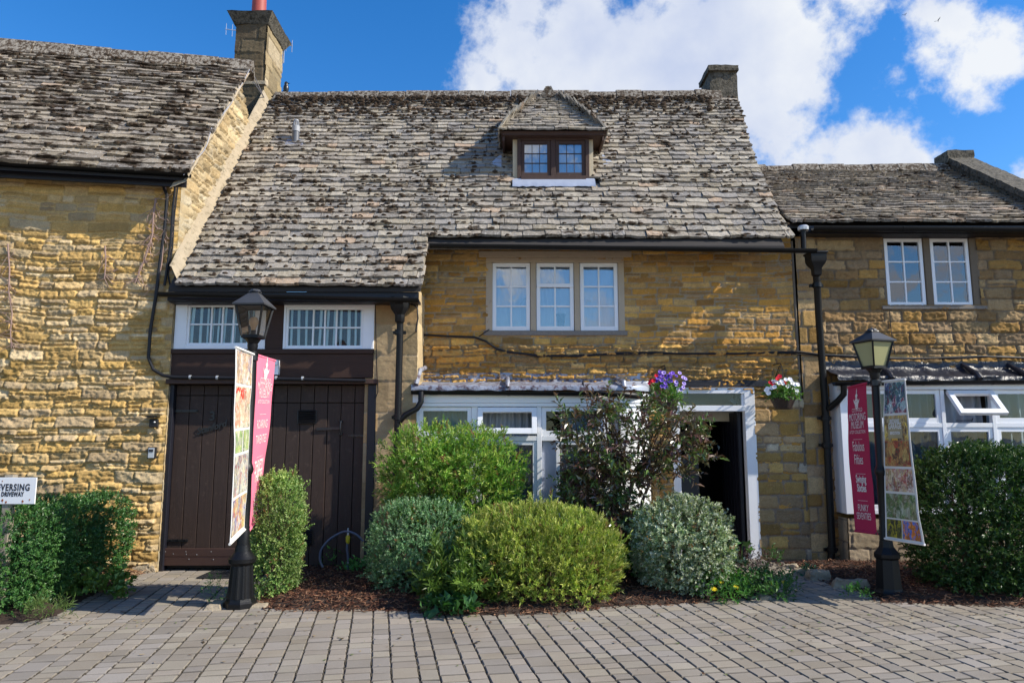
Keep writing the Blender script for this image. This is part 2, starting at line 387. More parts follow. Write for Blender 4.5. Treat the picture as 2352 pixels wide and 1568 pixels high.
    for (a0, a1, b0, b1) in openings: keep &= ~((uc > a0) & (uc < a1) & (zc > b0) & (zc < b1))
    if mask is not None: keep &= mask(uc, zc)
    Q = Q[keep]; used = np.unique(Q); rm = np.full(nu * nz, -1); rm[used] = np.arange(len(used))
    return mesh_np(name, V.reshape(-1, 3)[used], rm[Q], mat or m_stone, parent, col.reshape(-1, 3)[used])

def slates(name, parent, org, ud, sd, s_end, ul, ur, exp, wdt, seed, mat, thick=(.028, .046), tint=(1, 1, 1), skip=None, lumps=0, moss_at=None):
    """org: a point on the eave; ud along the eave, sd up the slope; ul(s), ur(s): left and right edge at height s"""
    r = np.random.default_rng(seed); org, ud, sd = (np.array(v, float) for v in (org, ud, sd)); nd = np.cross(ud, sd)
    V = []; Q = []; CC = []; n = 0; s = 0.0
    base = np.array([(.42,.365,.30),(.37,.325,.27),(.46,.40,.32),(.31,.28,.245),(.43,.37,.28),(.35,.32,.29),(.53,.47,.38)]) * np.array(tint)
    MS = []
    while s < s_end:
        f = s / s_end; e = exp[0] * (1 - f) + exp[1] * f; e *= r.uniform(.93, 1.07)
        u = ul(s) - r.uniform(0, .15); first = True
        while u < ur(s) - .03:
            w = r.uniform(*wdt) * (1.12 - .35 * f); uu0 = max(u, ul(s) + r.uniform(-.015, .02)); uu1 = min(u + w - .008, ur(s) + r.uniform(-.02, .02)); u += w
            if ur(s) - uu1 < .08: uu1 = ur(s) + r.uniform(-.02, .02); u = 1e9
            if uu1 - uu0 < .04 or (skip and skip((uu0 + uu1) / 2, s)): continue
            L = min(e * 2.1, s_end - s + .03); th = r.uniform(*thick); lift = th * 1.25 + .012; nx = 6
            us = np.linspace(uu0, uu1, nx); jag = r.normal(0, .0045, nx); jag[[0, -1]] += .008; sk = r.normal(0, .006)
            rows = []
            for (fs_, hh) in ((1.0, .0), (.45, lift * .62), (0.0, lift)):
                ss = s + L * fs_ + (jag + sk * np.linspace(-1, 1, nx) if fs_ < .1 else 0)
                hh_ = hh + r.normal(0, .0022, nx) + r.normal(0, .003) * np.linspace(-1, 1, nx)
                hh_ = np.maximum(hh_, .001)
                rows.append((us, ss * np.ones(nx), hh_))
            us2, ss2, hh2 = rows[2]; rows.append((us2 + r.normal(0, .002, nx), ss2 - .004 + r.normal(0, .003, nx), hh2 - th * r.uniform(.85, 1.1, nx)))
            a = np.array([np.stack(t, -1) for t in rows]).reshape(-1, 3)            # 4 x nx
            sag = .035 * (fbm(a[:, 0] * .7 + 5, a[:, 1] * .9, 2, seed) - .5) + .018 * (fbm(a[:, 0] * 2.5, a[:, 1] * 2.5, 2, seed + 2) - .5)
            pts = org + a[:, :1] * ud + a[:, 1:2] * sd + (a[:, 2:3] + sag[:, None]) * nd
            # side skirts
            sl = [pts[0] - nd * .02, pts[nx] - nd * .03, pts[nx - 1] - nd * .02, pts[2 * nx - 1] - nd * .03]
            V.append(pts); V.append(np.array(sl)); b = n; n += len(pts) + 4
            for i in range(3):
                for j in range(nx - 1): Q.append((b + i*nx + j, b + (i+1)*nx + j, b + (i+1)*nx + j + 1, b + i*nx + j + 1))
            k = b + 4 * nx
            Q += [(b, k, k + 1, b + nx), (b + nx, k + 1, b + 3*nx, b + 2*nx), (k + 2, b + nx - 1, b + 2*nx - 1, k + 3), (k + 3, b + 2*nx - 1, b + 3*nx - 1, b + 4*nx - 1)]
            c = base[r.integers(len(base))] * r.uniform(.62, .88)
            if r.random() < .03: c = np.array((.42, .31, .22))
            CC.append(np.tile(c, (len(pts) + 4, 1)))
            if lumps and r.random() < lumps * (1 if moss_at is None else moss_at((uu0 + uu1) / 2, s)):
                for _ in range(r.integers(1, 4)):
                    um = r.uniform(uu0, uu1); MS.append((um, s + r.uniform(-.005, .02 + .4 * e * r.random()), lift + .0, r.uniform(.014, .055), r.uniform(.010, .026), r.uniform(.008, .020)))
        s += e
    o = mesh_np(name, np.concatenate(V), np.array(Q), mat, parent, np.concatenate(CC), smooth=False)
    if MS:
        V = []; Q = []; n = 0; k1 = 7
        for (um, sm, hm, a, b_, c_) in MS:
            sag = .035 * (fbm(um * .7 + 5, sm * .9, 2, seed) - .5) + .018 * (fbm(um * 2.5, sm * 2.5, 2, seed + 2) - .5)
            p0 = org + um * ud + sm * sd + (hm + sag) * nd; an = np.linspace(0, 2 * np.pi, k1, endpoint=False)
            j = r.uniform(.7, 1.25, k1)
            ring = p0 + (np.cos(an) * a * j)[:, None] * ud + (np.sin(an) * b_ * j)[:, None] * sd - nd * .006
            r2 = p0 + (np.cos(an) * a * .6 * j)[:, None] * ud + (np.sin(an) * b_ * .6 * j)[:, None] * sd + nd * c_ * .75
            V += [ring, r2, (p0 + nd * c_)[None]]
            for q in range(k1):
                Q.append((n + q, n + (q + 1) % k1, n + k1 + (q + 1) % k1, n + k1 + q)); Q.append((n + k1 + q, n + k1 + (q + 1) % k1, n + 2 * k1, n + 2 * k1))
            n += 2 * k1 + 1
        Q = np.array(Q); q4 = Q[0::2]; q3 = Q[1::2][:, :3]
        tag(mesh_np('moss_clumps', np.concatenate(V), [q4, q3], m_moss, o), kind='stuff')
    return o

def gutter(name, parent, p, q, r=.06, mat=None, brk=.9):
    p, q = Vector(p), Vector(q); m = MB(); d = (q - p).normalized(); side = Vector((0, 0, 1)).cross(d).normalized()
    if side.y > 0: side = -side
    pr = [(math.cos(math.pi * i / 10) * r, -math.sin(math.pi * i / 10) * r) for i in range(11)] + [(math.cos(math.pi * i / 10) * (r - .008), -math.sin(math.pi * i / 10) * (r - .008)) for i in range(10, -1, -1)]
    m.sweep(pr, p, q, side, (0, 0, 1)); g = m.build(name, mat or m_black, parent, smooth=True)
    n = max(1, int((q - p).length / brk))
    for i in range(n + 1):
        m = MB(); c = p.lerp(q, (i + .3) / (n + .6)); w = .012 if i % 3 else .05
        pr2 = [(x * 1.06, z * 1.06) for x, z in pr[:11]] + [(x * .99, z * .99) for x, z in pr[:11]][::-1]
        m.sweep(pr2, c - d * w, c + d * w, side, (0, 0, 1)); m.build('bracket', mat or m_black, g, smooth=True)
    return g
def downpipe(name, parent, pts, r=.038, collars=(), mat=None):
    m = MB(); m.tube(pts, r, 14); o = m.build(name, mat or m_black, parent, smooth=True)
    for c in collars: m = MB(); m.tube([Vector(c) - Vector((0, 0, .035)), Vector(c) - Vector((0, 0, .03)), Vector(c) + Vector((0, 0, .03)), Vector(c) + Vector((0, 0, .035))], [r * 1.15, r * 1.3, r * 1.3, r * 1.15], 14); m.box(c[0] - r * 1.9, c[0] + r * 1.9, c[1] + r * .3, c[1] + r * 1.2, c[2] - .02, c[2] + .02); m.build('pipe_collar', mat or m_black, o, smooth=True)
    return o

def sash(parent, Y, x0, x1, z0, z1, cols, rows, fw=.035, bw=.016, dp=.04, name='casement', mat=None, glass=None, gback=.018, pane=True):
    """a glazed frame whose front is at Y: stiles, rails, glazing bars, and the glass as a child of the same window"""
    m = MB(); e = .0015
    m.box(x0, x0 + fw, Y, Y + dp, z0, z1); m.box(x1 - fw, x1, Y, Y + dp, z0, z1)
    m.box(x0 + fw, x1 - fw, Y + e, Y + dp - e, z0, z0 + fw * 1.15); m.box(x0 + fw, x1 - fw, Y + e, Y + dp - e, z1 - fw, z1)
    ix0, ix1, iz0, iz1 = x0 + fw, x1 - fw, z0 + fw * 1.15, z1 - fw
    cs = cols if isinstance(cols, (list, tuple)) else [i / cols for i in range(1, cols)]
    rs = rows if isinstance(rows, (list, tuple)) else [i / rows for i in range(1, rows)]
    for c in cs: x = ix0 + (ix1 - ix0) * c; m.box(x - bw / 2, x + bw / 2, Y + .006, Y + dp - .008, iz0, iz1)
    for c in rs: z = iz0 + (iz1 - iz0) * c; m.box(ix0, ix1, Y + .0075, Y + dp - .0095, z - bw / 2, z + bw / 2)
    o = m.build(name, mat or m_white, parent, bevel=.0025)
    if pane:
        g = MB(); y = Y + gback + .004; g.box(ix0 - .004, ix1 + .004, y, y + .004, iz0 - .004, iz1 + .004); g.build('pane', glass or m_glass, parent)
    return o
def curtain(parent, x0, x1, z0, z1, Y, amp=.02, wl=.07, mat=None, seed=1, name='curtain'):
    n = int((x1 - x0) / .008) + 2; x = np.linspace(x0, x1, n); z = np.linspace(z0, z1, 7)
    X, Z = np.meshgrid(x, z); y = Y + amp * np.sin(X * 6.283 / wl + 2.5 * fbm(X * 4, Z * .6, 2, seed) * 3) * (.6 + .8 * vn(X * 5, Z, seed + 1))
    V = np.stack([X, y, Z], -1).reshape(-1, 3); idx = np.arange(V.shape[0]).reshape(X.shape)
    Q = np.stack([idx[:-1, :-1], idx[:-1, 1:], idx[1:, 1:], idx[1:, :-1]], -1).reshape(-1, 4)
    return mesh_np(name, V, Q, mat or m_curtain, parent)
def glyphs(text, size=1.0, sx=1.0, bold=0.0, spacing=1.0, shear=0.0):
    cu = bpy.data.curves.new('t', 'FONT'); cu.body = text; cu.size = size; cu.align_x = 'CENTER'; cu.resolution_u = 3; cu.offset = bold; cu.space_character = spacing; cu.shear = shear
    ob = bpy.data.objects.new('t', cu); C.objects.link(ob); bpy.context.view_layer.update()
    me = bpy.data.meshes.new_from_object(ob.evaluated_get(bpy.context.evaluated_depsgraph_get()))
    vs = [(v.co.x * sx, v.co.y) for v in me.vertices]; fs = [tuple(p.vertices) for p in me.polygons]
    bpy.data.objects.remove(ob); bpy.data.curves.remove(cu); bpy.data.meshes.remove(me)
    return vs, fs

# ================================================================== THE MIDDLE COTTAGE
YG, YM = 9.00, 9.70                      # garage front, main front
SL = 1.30; SA = math.atan(SL); cs_, ss_ = math.cos(SA), math.sin(SA)
EY, EZ = 8.70, 3.44; EM = 9.24  # garage eave
RY = 11.76; RZ = EZ + SL * (RY - EY); SLEN = (RY - EY) / cs_; SM = (EM - EY) / cs_
mc = thing('stone_cottage', 'middle stone cottage with brown garage doors, dormer window and open front door', 'house', group='adjoining stone cottages')
rt = lambda s: np.where(s < SM - .02, -1.11, 3.77 - .13 * np.sin(np.pi * np.clip((s - SM) / (SLEN - SM), 0, 1) ** .8) + .16 * (s - SM) / SLEN)
DYF = 10.15; DX0, DX1 = P(1188, 365, DYF).x, P(1353, 365, DYF).x
def dskip(u, s):
    y = EY + s * cs_
    if DX0 - .05 < u < DX1 + .05 and DYF - .15 < y <= DYF: return True
    return (DX0 - .02 < u < DX1 + .02) and DYF - .04 < y < 10.85
roof = slates('roof', mc, (0, EY, EZ), (1, 0, 0), (0, cs_, ss_), SLEN, lambda s: -4.13, lambda s: float(rt(s)), (.146, .104), (.15, .34), 11, m_slate,
              skip=dskip, lumps=.75, moss_at=lambda u, s: (1.6 if s > 4.3 else 1.0) * (1.5 if u < -.5 and s < 2.4 else .55) + (.6 if s > 4.6 else 0))
m = MB()                                  # boarding under the slates, rear slope and back wall
def deck(m, x0, x1, y0, y1, off=-.03, holes=None):
    z0 = EZ + SL * (y0 - EY) + off; z1 = EZ + SL * (y1 - EY) + off
    m.add([(x0, y0, z0), (x1, y0, z0), (x1, y1, z1), (x0, y1, z1), (x0, y0, z0 - .05), (x1, y0, z0 - .05), (x1, y1, z1 - .05), (x0, y1, z1 - .05)],
          [(0, 1, 2, 3), (7, 6, 5, 4), (0, 4, 5, 1), (1, 5, 6, 2), (2, 6, 7, 3), (3, 7, 4, 0)])
deck(m, -4.25, -1.13, EY + .02, EM); deck(m, -4.25, 3.60, EM, DYF); deck(m, -4.25, DX0, DYF, 10.95); deck(m, DX1, 3.60, DYF, 10.95); deck(m, -4.25, 3.64, 10.95, RY)
m.add([(-4.25, RY, RZ - .03), (3.8, RY, RZ - .03), (3.8, 15.2, 4.0), (-4.25, 15.2, 4.0)], [(0, 1, 2, 3)])
m.build('roof_boarding', m_inside, mc)
m = MB(); m.box(-4.25, 3.9, 14.9, 15.1, 0, 4.2); m.build('rear_wall', m_mortar, mc)
m = MB(); m.add([(3.74, 9.75, 0), (3.74, 15.0, 0), (3.74, 15.0, 4.1), (3.74, RY, RZ - .1), (3.74, 9.75, 4.4)], [(0, 1, 2, 3, 4)]); m.build('gable_wall', m_mortar, mc)
# ridge stones
def ridge(name, parent, p, q, n, w=.15, seed=3, mat=None, h=.10):
    r = random.Random(seed); m = MB(); p, q = Vector(p), Vector(q); d = (q - p).normalized(); sd = Vector((0, 0, 1)).cross(d).normalized()
    for i in range(n):
        a = p.lerp(q, i / n) + d * .004; b = p.lerp(q, (i + 1) / n) - d * .004; ww = w * r.uniform(.95, 1.08); hh = h * r.uniform(.85, 1.2); dz = Vector((0, 0, r.uniform(-.012, .014)))
        m.sweep([(-ww, -ww * 1.1), (-ww * .45, hh * .25), (-.03, hh * .72), (.03, hh * .72), (ww * .45, hh * .25), (ww, -ww * 1.1), (ww - .02, -ww * 1.2), (0, -.02), (-ww + .02, -ww * 1.2)], a + dz, b + dz, sd, (0, 0, 1))
    return m.build(name, mat or m_ridge, parent, bevel=.01)
ridge('ridge', mc, (-4.1, RY, RZ + .03), (3.6, RY, RZ + .06), 17, .17)
# moss along the ridge
def ridge_moss(p, q, n, seed, spread=.5, mat=m_moss):
    r = np.random.default_rng(seed); V = []; Q = []; c = 0; p, q = np.array(p), np.array(q); an = np.linspace(0, 2 * np.pi, 8)[:-1]
    for _ in range(n):
        t = r.random(); o_ = p + (q - p) * t; dn = abs(r.normal(0, spread)) if r.random() < .7 else r.uniform(0, .1)
        o_ = o_ + np.array((0, -cs_, -ss_)) * dn + np.array((0, -ss_, cs_)) * .05; a, b = r.uniform(.02, .07), r.uniform(.012, .03); h = r.uniform(.01, .028); j = r.uniform(.7, 1.3, 7)
        ex, ey, en = np.array((1, 0, 0)), np.array((0, cs_, ss_)), np.array((0, -ss_, cs_))
        V += [o_ + (np.cos(an) * a * j)[:, None] * ex + (np.sin(an) * b * j)[:, None] * ey - en * .01, o_ + (np.cos(an) * a * .6)[:, None] * ex + (np.sin(an) * b * .6)[:, None] * ey + en * h]
        for k in range(7): Q.append((c + k, c + (k + 1) % 7, c + 7 + (k + 1) % 7, c + 7 + k))
        Q.append((c + 7, c + 8, c + 9, c + 10)); Q.append((c + 7, c + 10, c + 11, c + 12)); Q.append((c + 12, c + 13, c + 7, c + 7)); c += 14
    Q = [q_ for q_ in Q if len(set(q_)) == 4]
    return np.concatenate(V), np.array(Q)
V, Q = ridge_moss((-4.0, RY - .1, RZ - .06), (3.4, RY - .1, RZ - .06), 620, 5, .30)
tag(mesh_np('ridge_moss', V, Q, m_moss, mc), kind='stuff')
# left mortar fillet where the slates meet the taller gable
m = MB(); pts = 40
vs = []; r_ = random.Random(4)
for i in range(pts):
    t = i / (pts - 1); y = EY + .06 + t * (11.60 - EY); z = EZ + SL * (y - EY)
    a = -4.275; w = .13 + r_.uniform(-.03, .03)
    vs += [(a, y, z + .22 + r_.uniform(-.015, .015)), (a + .025, y, z + .2), (a + w * .8, y, z + .065 + r_.uniform(-.01, .01)), (a + w, y, z + .02), (a + w, y, z - .08)]
m.add(vs, [(i*5+j, i*5+j+1, (i+1)*5+j+1, (i+1)*5+j) for i in range(pts - 1) for j in range(4)]); m.build('mortar_fillet', m_fillet, mc, smooth=True)
# verge edge stones of the garage roof right side (seen end-on) come from the slates themselves
# vent pipe through the roof
vp = P(680, 296, 10.80); vz = EZ + SL * (vp.y - EY)
m = MB(); m.lathe((vp.x, vp.y, vz - .05), [(.055, 0), (.055, .26), (.052, .26), (.052, .27)], 16); vpo = m.build('vent_pipe', m_greyp, mc, smooth=True)
m = MB(); m.lathe((vp.x, vp.y, vz), [(.062, .21), (.062, .30), (.05, .31)], 16)
for k in range(10): a = k * math.pi / 5; m.bar((vp.x + .05 * math.cos(a), vp.y + .05 * math.sin(a), vz + .30), (vp.x + .03 * math.cos(a), vp.y + .03 * math.sin(a), vz + .40), .012, .012)
m.lathe((vp.x, vp.y, vz), [(.04, .385), (.035, .41), (.0, .42)], 12, cap=False); m.build('cowl', m_greyl, vpo, smooth=True)
m = MB(); m.obox(Vector((vp.x, vp.y - .02, vz + .03)), Vector((1, 0, 0)), Vector((0, cs_, ss_)), Vector((0, -ss_, cs_)), .14, .12, .012); m.build('lead_skirt', m_lead, vpo)
# small stone chimney stub at the right end of the ridge
cx0, cx1 = P(1632, 200, 11.70).x, P(1694, 200, 11.70).x; zt = P(1660, 155, 11.70).z; zb_ = RZ - .65
def rough_block(m, c0, c1, seed, amp=.02, n=5, taper=None):
    """a box with rough faces"""
    bm = bmesh.new(); bmesh.ops.create_cube(bm, size=1.0); bmesh.ops.subdivide_edges(bm, edges=bm.edges, cuts=n, use_grid_fill=True)
    c0, c1 = Vector(c0), Vector(c1); r = np.random.default_rng(seed)
    for v in bm.verts:
        p = Vector(((v.co.x + .5), (v.co.y + .5), (v.co.z + .5)))
        q = Vector((c0.x + (c1.x - c0.x) * p.x, c0.y + (c1.y - c0.y) * p.y, c0.z + (c1.z - c0.z) * p.z))
        if taper: q = taper(q, p)
        d = (v.co).normalized(); q += d * (float(fbm(q.x * 7 + q.y * 3, q.z * 7 + q.y * 4, 3, seed)) - .5) * 2 * amp + Vector(r.normal(0, amp * .15, 3)); v.co = q
    bm.verts.ensure_lookup_table(); bm.verts.index_update()
    m.add([v.co.copy() for v in bm.verts], [[v.index for v in f.verts] for f in bm.faces]); bm.free()
m = MB()
rough_block(m, (cx0, 11.70, zb_), (cx1, 12.25, zt - .06), 31, .02, 8, lambda q, p: Vector((q.x - (1 - p.z) * (1 - p.x) * .13 * (p.y * .8 + .2), q.y, q.z)))
cst = m.build('chimney', m_cap, mc, smooth=True, ang=60)
m = MB(); rough_block(m, (cx0 - .04, 11.65, zt - .08), (cx1 + .015, 12.30, zt + .015), 32, .014, 6); m.build('coping_stone', m_cap, cst, smooth=True, ang=60)
m = MB(); rough_block(m, (cx0 + .02, 11.57, zb_ + .05), (cx1 + .02, 11.74, zb_ + .33), 33, .012, 5); m.build('mortar_skirt', m_fillet, cst, smooth=True, ang=60)

# ---- dormer
dz0 = EZ + SL * (DYF - EY); dzt = P(1270, 311, DYF).z
dr = MB(); DL, DR_, DPk = P(1151, 302, 10.0), P(1392, 302, 10.0), P(1271, 224, 11.55)
dlz = (DL.z + DR_.z) / 2; DL.z = DR_.z = dlz
yb = EY + (dlz - EZ) / SL
dorm = MB(); dcx = (DL.x + DR_.x) / 2; DPk.x = dcx
# front hip: slates on a triangular plane, bell-shaped
Vd = Vector((0, DPk.y - 10.0, DPk.z - dlz)); Ls = Vd.length; sdv = Vd.normalized(); hw = (DR_.x - DL.x) / 2
edge = lambda s: hw * max(.02, (1 - s / Ls) ** 1.18)
dormer = MB()
def dslope(m, A, B, T, th=.04):
    n = (B - A).cross(T - A).normalized()
    if n.z < 0: n = -n
    m.add([A, B, T, A - n * th, B - n * th, T - n * th], [(0, 1, 2), (5, 4, 3), (0, 3, 4, 1), (1, 4, 5, 2), (2, 5, 3, 0)])
BL, BR = Vector((DL.x, yb, dlz)), Vector((DR_.x, yb, dlz))
TW = .17; TL, TR = DPk - Vector((TW, 0, 0)), DPk + Vector((TW, 0, 0))
dslope(dormer, DL, DR_, TL); dslope(dormer, TL, TR, DR_); dslope(dormer, DL, BL, TL); dslope(dormer, DR_, BR, TR); dslope(dormer, TL + Vector((0, .3, -.02)), TR + Vector((0, .3, -.02)), TR)
dro = dormer.build('dormer', m_brownw, mc)
def dormer_slates(name, A, B, T, seed, rows=10, wd=(.13, .26), tw=0.0):
    A, B, T = Vector(A), Vector(B), Vector(T); ud = (B - A).normalized(); base = A.lerp(B, .5); up = (T - base); up = (up - ud * up.dot(ud)); H = up.length; up.normalize()
    aw = (B - A).length; ap = (T - A).dot(ud); org = A
    return slates(name, dro, org, ud, up, H * .97, lambda s: (ap - tw) * (s / H) - .015 - .05 * math.sin(math.pi * s / H), lambda s: aw - (aw - ap - tw) * (s / H) + .015 + .05 * math.sin(math.pi * s / H), (.150, .11), wd, seed, m_slate, thick=(.022, .036), lumps=.10)
dormer_slates('dormer_slates', DL + Vector((-.02, -.03, 0)), DR_ + Vector((.02, -.03, 0)), DPk + Vector((0, 0, .02)), 51, tw=TW)
dormer_slates('dormer_side_slates', BL, DL, TL, 52, wd=(.1, .2)); dormer_slates('dormer_side_slates', DR_, BR, TR, 53, wd=(.1, .2))
m = MB()                                   # hip mortar
for A, T_, q_ in ((DL, TL, -1), (DR_, TR, 1)): m.tube([A + Vector((0, 0, .02)), A.lerp(T_, .3) + Vector((q_ * .035, 0, .02)), A.lerp(T_, .65) + Vector((q_ * .04, 0, .03)), T_ + Vector((0, 0, .03))], [.03, .045, .05, .06], 8)
m.build('hip_mortar', m_ridge, dro, smooth=True)
m = MB(); rough_block(m, (dcx - .17, DPk.y - .22, DPk.z - .22), (dcx + .17, DPk.y + .15, DPk.z + .10), 35, .02, 4, lambda q, p: Vector((dcx + (q.x - dcx) * (1.25 - p.z * .95), q.y, q.z))); m.build('cap_stone', m_ridge, dro, smooth=True, ang=70)
m = MB(); m.box(DL.x + .04, DR_.x - .04, 10.04, yb, dlz - .05, dlz - .02); m.box(DL.x + .02, DR_.x - .02, 10.02, 10.05, dlz - .045, dlz - .012)
m.box(DL.x + .02, DL.x + .05, 10.05, yb - .1, dlz - .12, dlz - .02); m.box(DR_.x - .05, DR_.x - .02, 10.05, yb - .1, dlz - .12, dlz - .02); m.build('soffit', m_brownw, dro)
for (a, b) in ((DX0 - .065, DX0 + .015), (DX1 - .015, DX1 + .065)):
    m = MB(); y1_ = yb; m.add([(a, DYF + .03, dz0 - .05), (b, DYF + .03, dz0 - .05), (b, y1_, dlz - .05), (a, y1_, dlz - .05), (a, DYF + .03, dlz - .05), (b, DYF + .03, dlz - .05)],
          [(0, 1, 5, 4), (0, 4, 3), (1, 2, 5), (4, 5, 2, 3), (0, 3, 2, 1)]); m.build('cheek', m_cream, dro)
# window of the dormer
win = MB(); fw = .055
X0, X1, Z0, Z1 = DX0, DX1, dz0 + .02, dlz - .03
win.box(X0, X0 + fw, DYF - .03, DYF + .06, Z0, Z1); win.box(X1 - fw, X1, DYF - .03, DYF + .06, Z0, Z1); win.box(X0 + fw, X1 - fw, DYF - .028, DYF + .058, Z1 - .05, Z1); win.box(X0 + fw, X1 - fw, DYF - .05, DYF + .06, Z0, Z0 + .055)
xm = P(1270.5, 365, DYF).x; win.box(xm - .035, xm + .035, DYF - .027, DYF + .05, Z0 + .055, Z1 - .05)
wo_ = win.build('dormer_window', m_brownw, mc, bevel=.003)
for (a, b) in ((X0 + fw, xm - .035), (xm + .035, X1 - fw)):
    sash(wo_, DYF - .015, a + .003, b - .003, Z0 + .058, Z1 - .053, 3, 3, fw=.05, bw=.009, mat=m_brownw, dp=.035)
    curtain(wo_, a, b, Z0, Z1, DYF + .09, .008, .09, seed=int(a * 10) + 5)
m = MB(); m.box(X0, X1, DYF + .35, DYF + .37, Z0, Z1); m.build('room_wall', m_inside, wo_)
# lead apron below
m = MB(); n = 24; vs = []; r_ = random.Random(9)
for i in range(n + 1):
    x = DX0 - .07 + (DX1 - DX0 + .14) * i / n; j = r_.uniform(-.008, .008); 
    for (yy, dzz) in ((DYF - .032, .03), (DYF - .05, .022), (DYF - .10, .055), (DYF - .185 + j, .05), (DYF - .187 + j, .03)):
        zz = EZ + SL * (yy - EY) + dzz + (.05 if yy > DYF - .06 else .075); vs.append((x, yy, zz))
m.add(vs, [(i*5+j, (i+1)*5+j, (i+1)*5+j+1, i*5+j+1) for i in range(n) for j in range(4)]); m.build('lead_apron', m_lead_new, dro, smooth=True)
for sx_, X in ((-1, DL.x), (1, DR_.x)):
    m = MB(); m.add([(X, 10.32, EZ + SL * (10.32 - EY) + .07), (X + sx_ * .17, 10.38, EZ + SL * (10.38 - EY) + .07), (X, 10.54, EZ + SL * (10.54 - EY) + .09)], [(0, 1, 2)]); m.build('lead_soaker', m_lead_new, dro)

# ---- gutters and pipes of the middle cottage
ga, gb = P(366, 672, 8.64), P(962, 686, 8.64)
gutter('gutter', mc, ga, gb, .052)
m = MB(); m.box(-4.27, -1.16, 8.75, 8.80, EZ - .16, EZ - .05); m.box(-4.27, -1.16, 8.80, YG, EZ - .17, EZ - .14); m.build('eaves_board', m_tar, mc)
g1, g2 = P(987, 561, 9.17), P(1874, 573, 9.17)
gutter('gutter', mc, g1, g2, .05)
hp = P(1874, 590, 9.42)
def hopper(parent, c, s=1.0, sq=False):
    m = MB()
    m.lathe(c, [(.05 * s, -.20), (.062 * s, -.18), (.065 * s, -.10), (.11 * s, -.04), (.125 * s, .0), (.13 * s, .085), (.145 * s, .09), (.145 * s, .115), (.12 * s, .115)], 4 if sq else 8, rot=math.pi / 4 if sq else math.pi / 8)
    return m.build('hopper', m_black, parent, smooth=True, ang=30, bevel=.004)
# left hopper and pipe on the garage pier
hc = P(919, 705, 8.82); dpn = downpipe('downpipe', mc, [(hc.x, 8.83, hc.z - .12), (hc.x, 8.85, hc.z - .3), P(913, 985, 8.88), P(905, 1180, 8.88), Vector((P(905, 1180, 8.88).x, 8.88, .02))], .042,
    collars=(P(917, 763, 8.86), P(914, 958, 8.88)))
hopper(mc, hc, 1.0)
# right pipe with square hopper
hr = P(1874, 600, 9.28); xb = P(1911, 1290, 9.55)
downpipe('downpipe', mc, [(hr.x, 9.30, hr.z - .1), P(1877, 655, 9.35), P(1880, 720, 9.5), P(1893, 900, 9.58), P(1899, 1000, 9.58), P(1911, 1250, 9.58), (xb.x, 9.58, .03)], .046,
    collars=(P(1877, 655, 9.35), P(1896, 960, 9.58), P(1899, 1022, 9.58), P(1911, 1262, 9.58)))
hopper(mc, hr, 1.15, True)
# short swan-neck from the bay gutter into the left pipe
a, b = P(965, 905, 8.98), P(963, 935, 9.0)
downpipe('branch_pipe', mc, [P(967, 900, 8.90), P(967, 922, 8.88), P(958, 938, 8.87), P(932, 952, 8.87), P(915, 970, 8.87)], .036)
tag(mc, kind=None)

# ---- walls of the middle cottage
wx0, wx1, wz0, wz1 = RW(1116, 592, 1434, 771, YM)        # big upper window (with its stone surround)
dx0, dx1, dz0_, dz1 = RW(1546, 888, 1740, 1290, YM - .02)    # front door frame
dz1 = P(1640, 888, YM - .02).z
B1 = 9.02                                                  # front plane of the bay window
bx0, bx1 = P(948, 950, B1).x, P(1488, 950, B1).x
def zone_main(U, Z):
    x = U - 1.26; low = smootht(3.0, 2.75, Z) * smootht(2.05, 2.3, Z); return .55 + 1.5 * low
PALM = np.concatenate([ORG, BRN[:3]])
def mixpal(U, Z): pass
w = stone_wall('wall', mc, (-1.26, YM, 0), (1, 0, 0), (0, -1, 0), 5.12, 4.35, .0135, (.05, .11), (.12, .34), .011, .032, .8, PALM, (.36, .29, .20), 3,
    openings=[(wx0 + 1.26 + .03, wx1 + 1.26 - .03, wz0 + .03, wz1 - .03), (dx0 + 1.26 + .04, dx1 + 1.26 - .04, -1, dz1 - .04), (.1, 2.95, -1, 2.15)], zones=zone_main, wav=.035, split=.3)
xdr = P(1742, 1060, YM).x; xq_ = P(1840, 800, YM).x
stone_wall('wall', mc, (xdr - .04, YM - .012, 0), (1, 0, 0), (0, -1, 0), xq_ - xdr + .03, 2.12, .0135, (.10, .19), (.16, .36), .017, .02, .6, np.array([(.54,.34,.11),(.46,.27,.08),(.50,.35,.17),(.38,.25,.12),(.56,.46,.32),(.42,.29,.16)]), (.27, .21, .16), 9, wav=.012, split=.06)
w2 = stone_wall('quoin_wall', mc, (P(1840, 800, YM).x - .02, YM - .028, 0), (1, 0, 0), (0, -1, 0), .26, 4.35, .0135, (.13, .24), (.3, .5), .014, .014, .5, BRN, (.26, .21, .16), 4, wav=.01, split=.1)
m = MB(); xq = P(1838, 800, YM).x; m.tube([(xq - .03, YM - .005, 0), (xq - .035, YM - .005, 2.2), (xq - .045, YM - .005, 4.3)], .020, 8); m.build('mortar_joint', simple('grey_mortar', (.17, .14, .11), .95, vary=.2, bump=.008, bscale=30), mc, smooth=True)
# return of the garage projection
stone_wall('return_wall', mc, (-1.20, YG, 0), (0, 1, 0), (1, 0, 0), .72, 3.5, .0135, (.25, .4), (.3, .5), .01, .008, .6, np.array([(.50, .38, .22), (.46, .35, .2)]), (.42, .34, .22), 5, mat=m_ashlar)
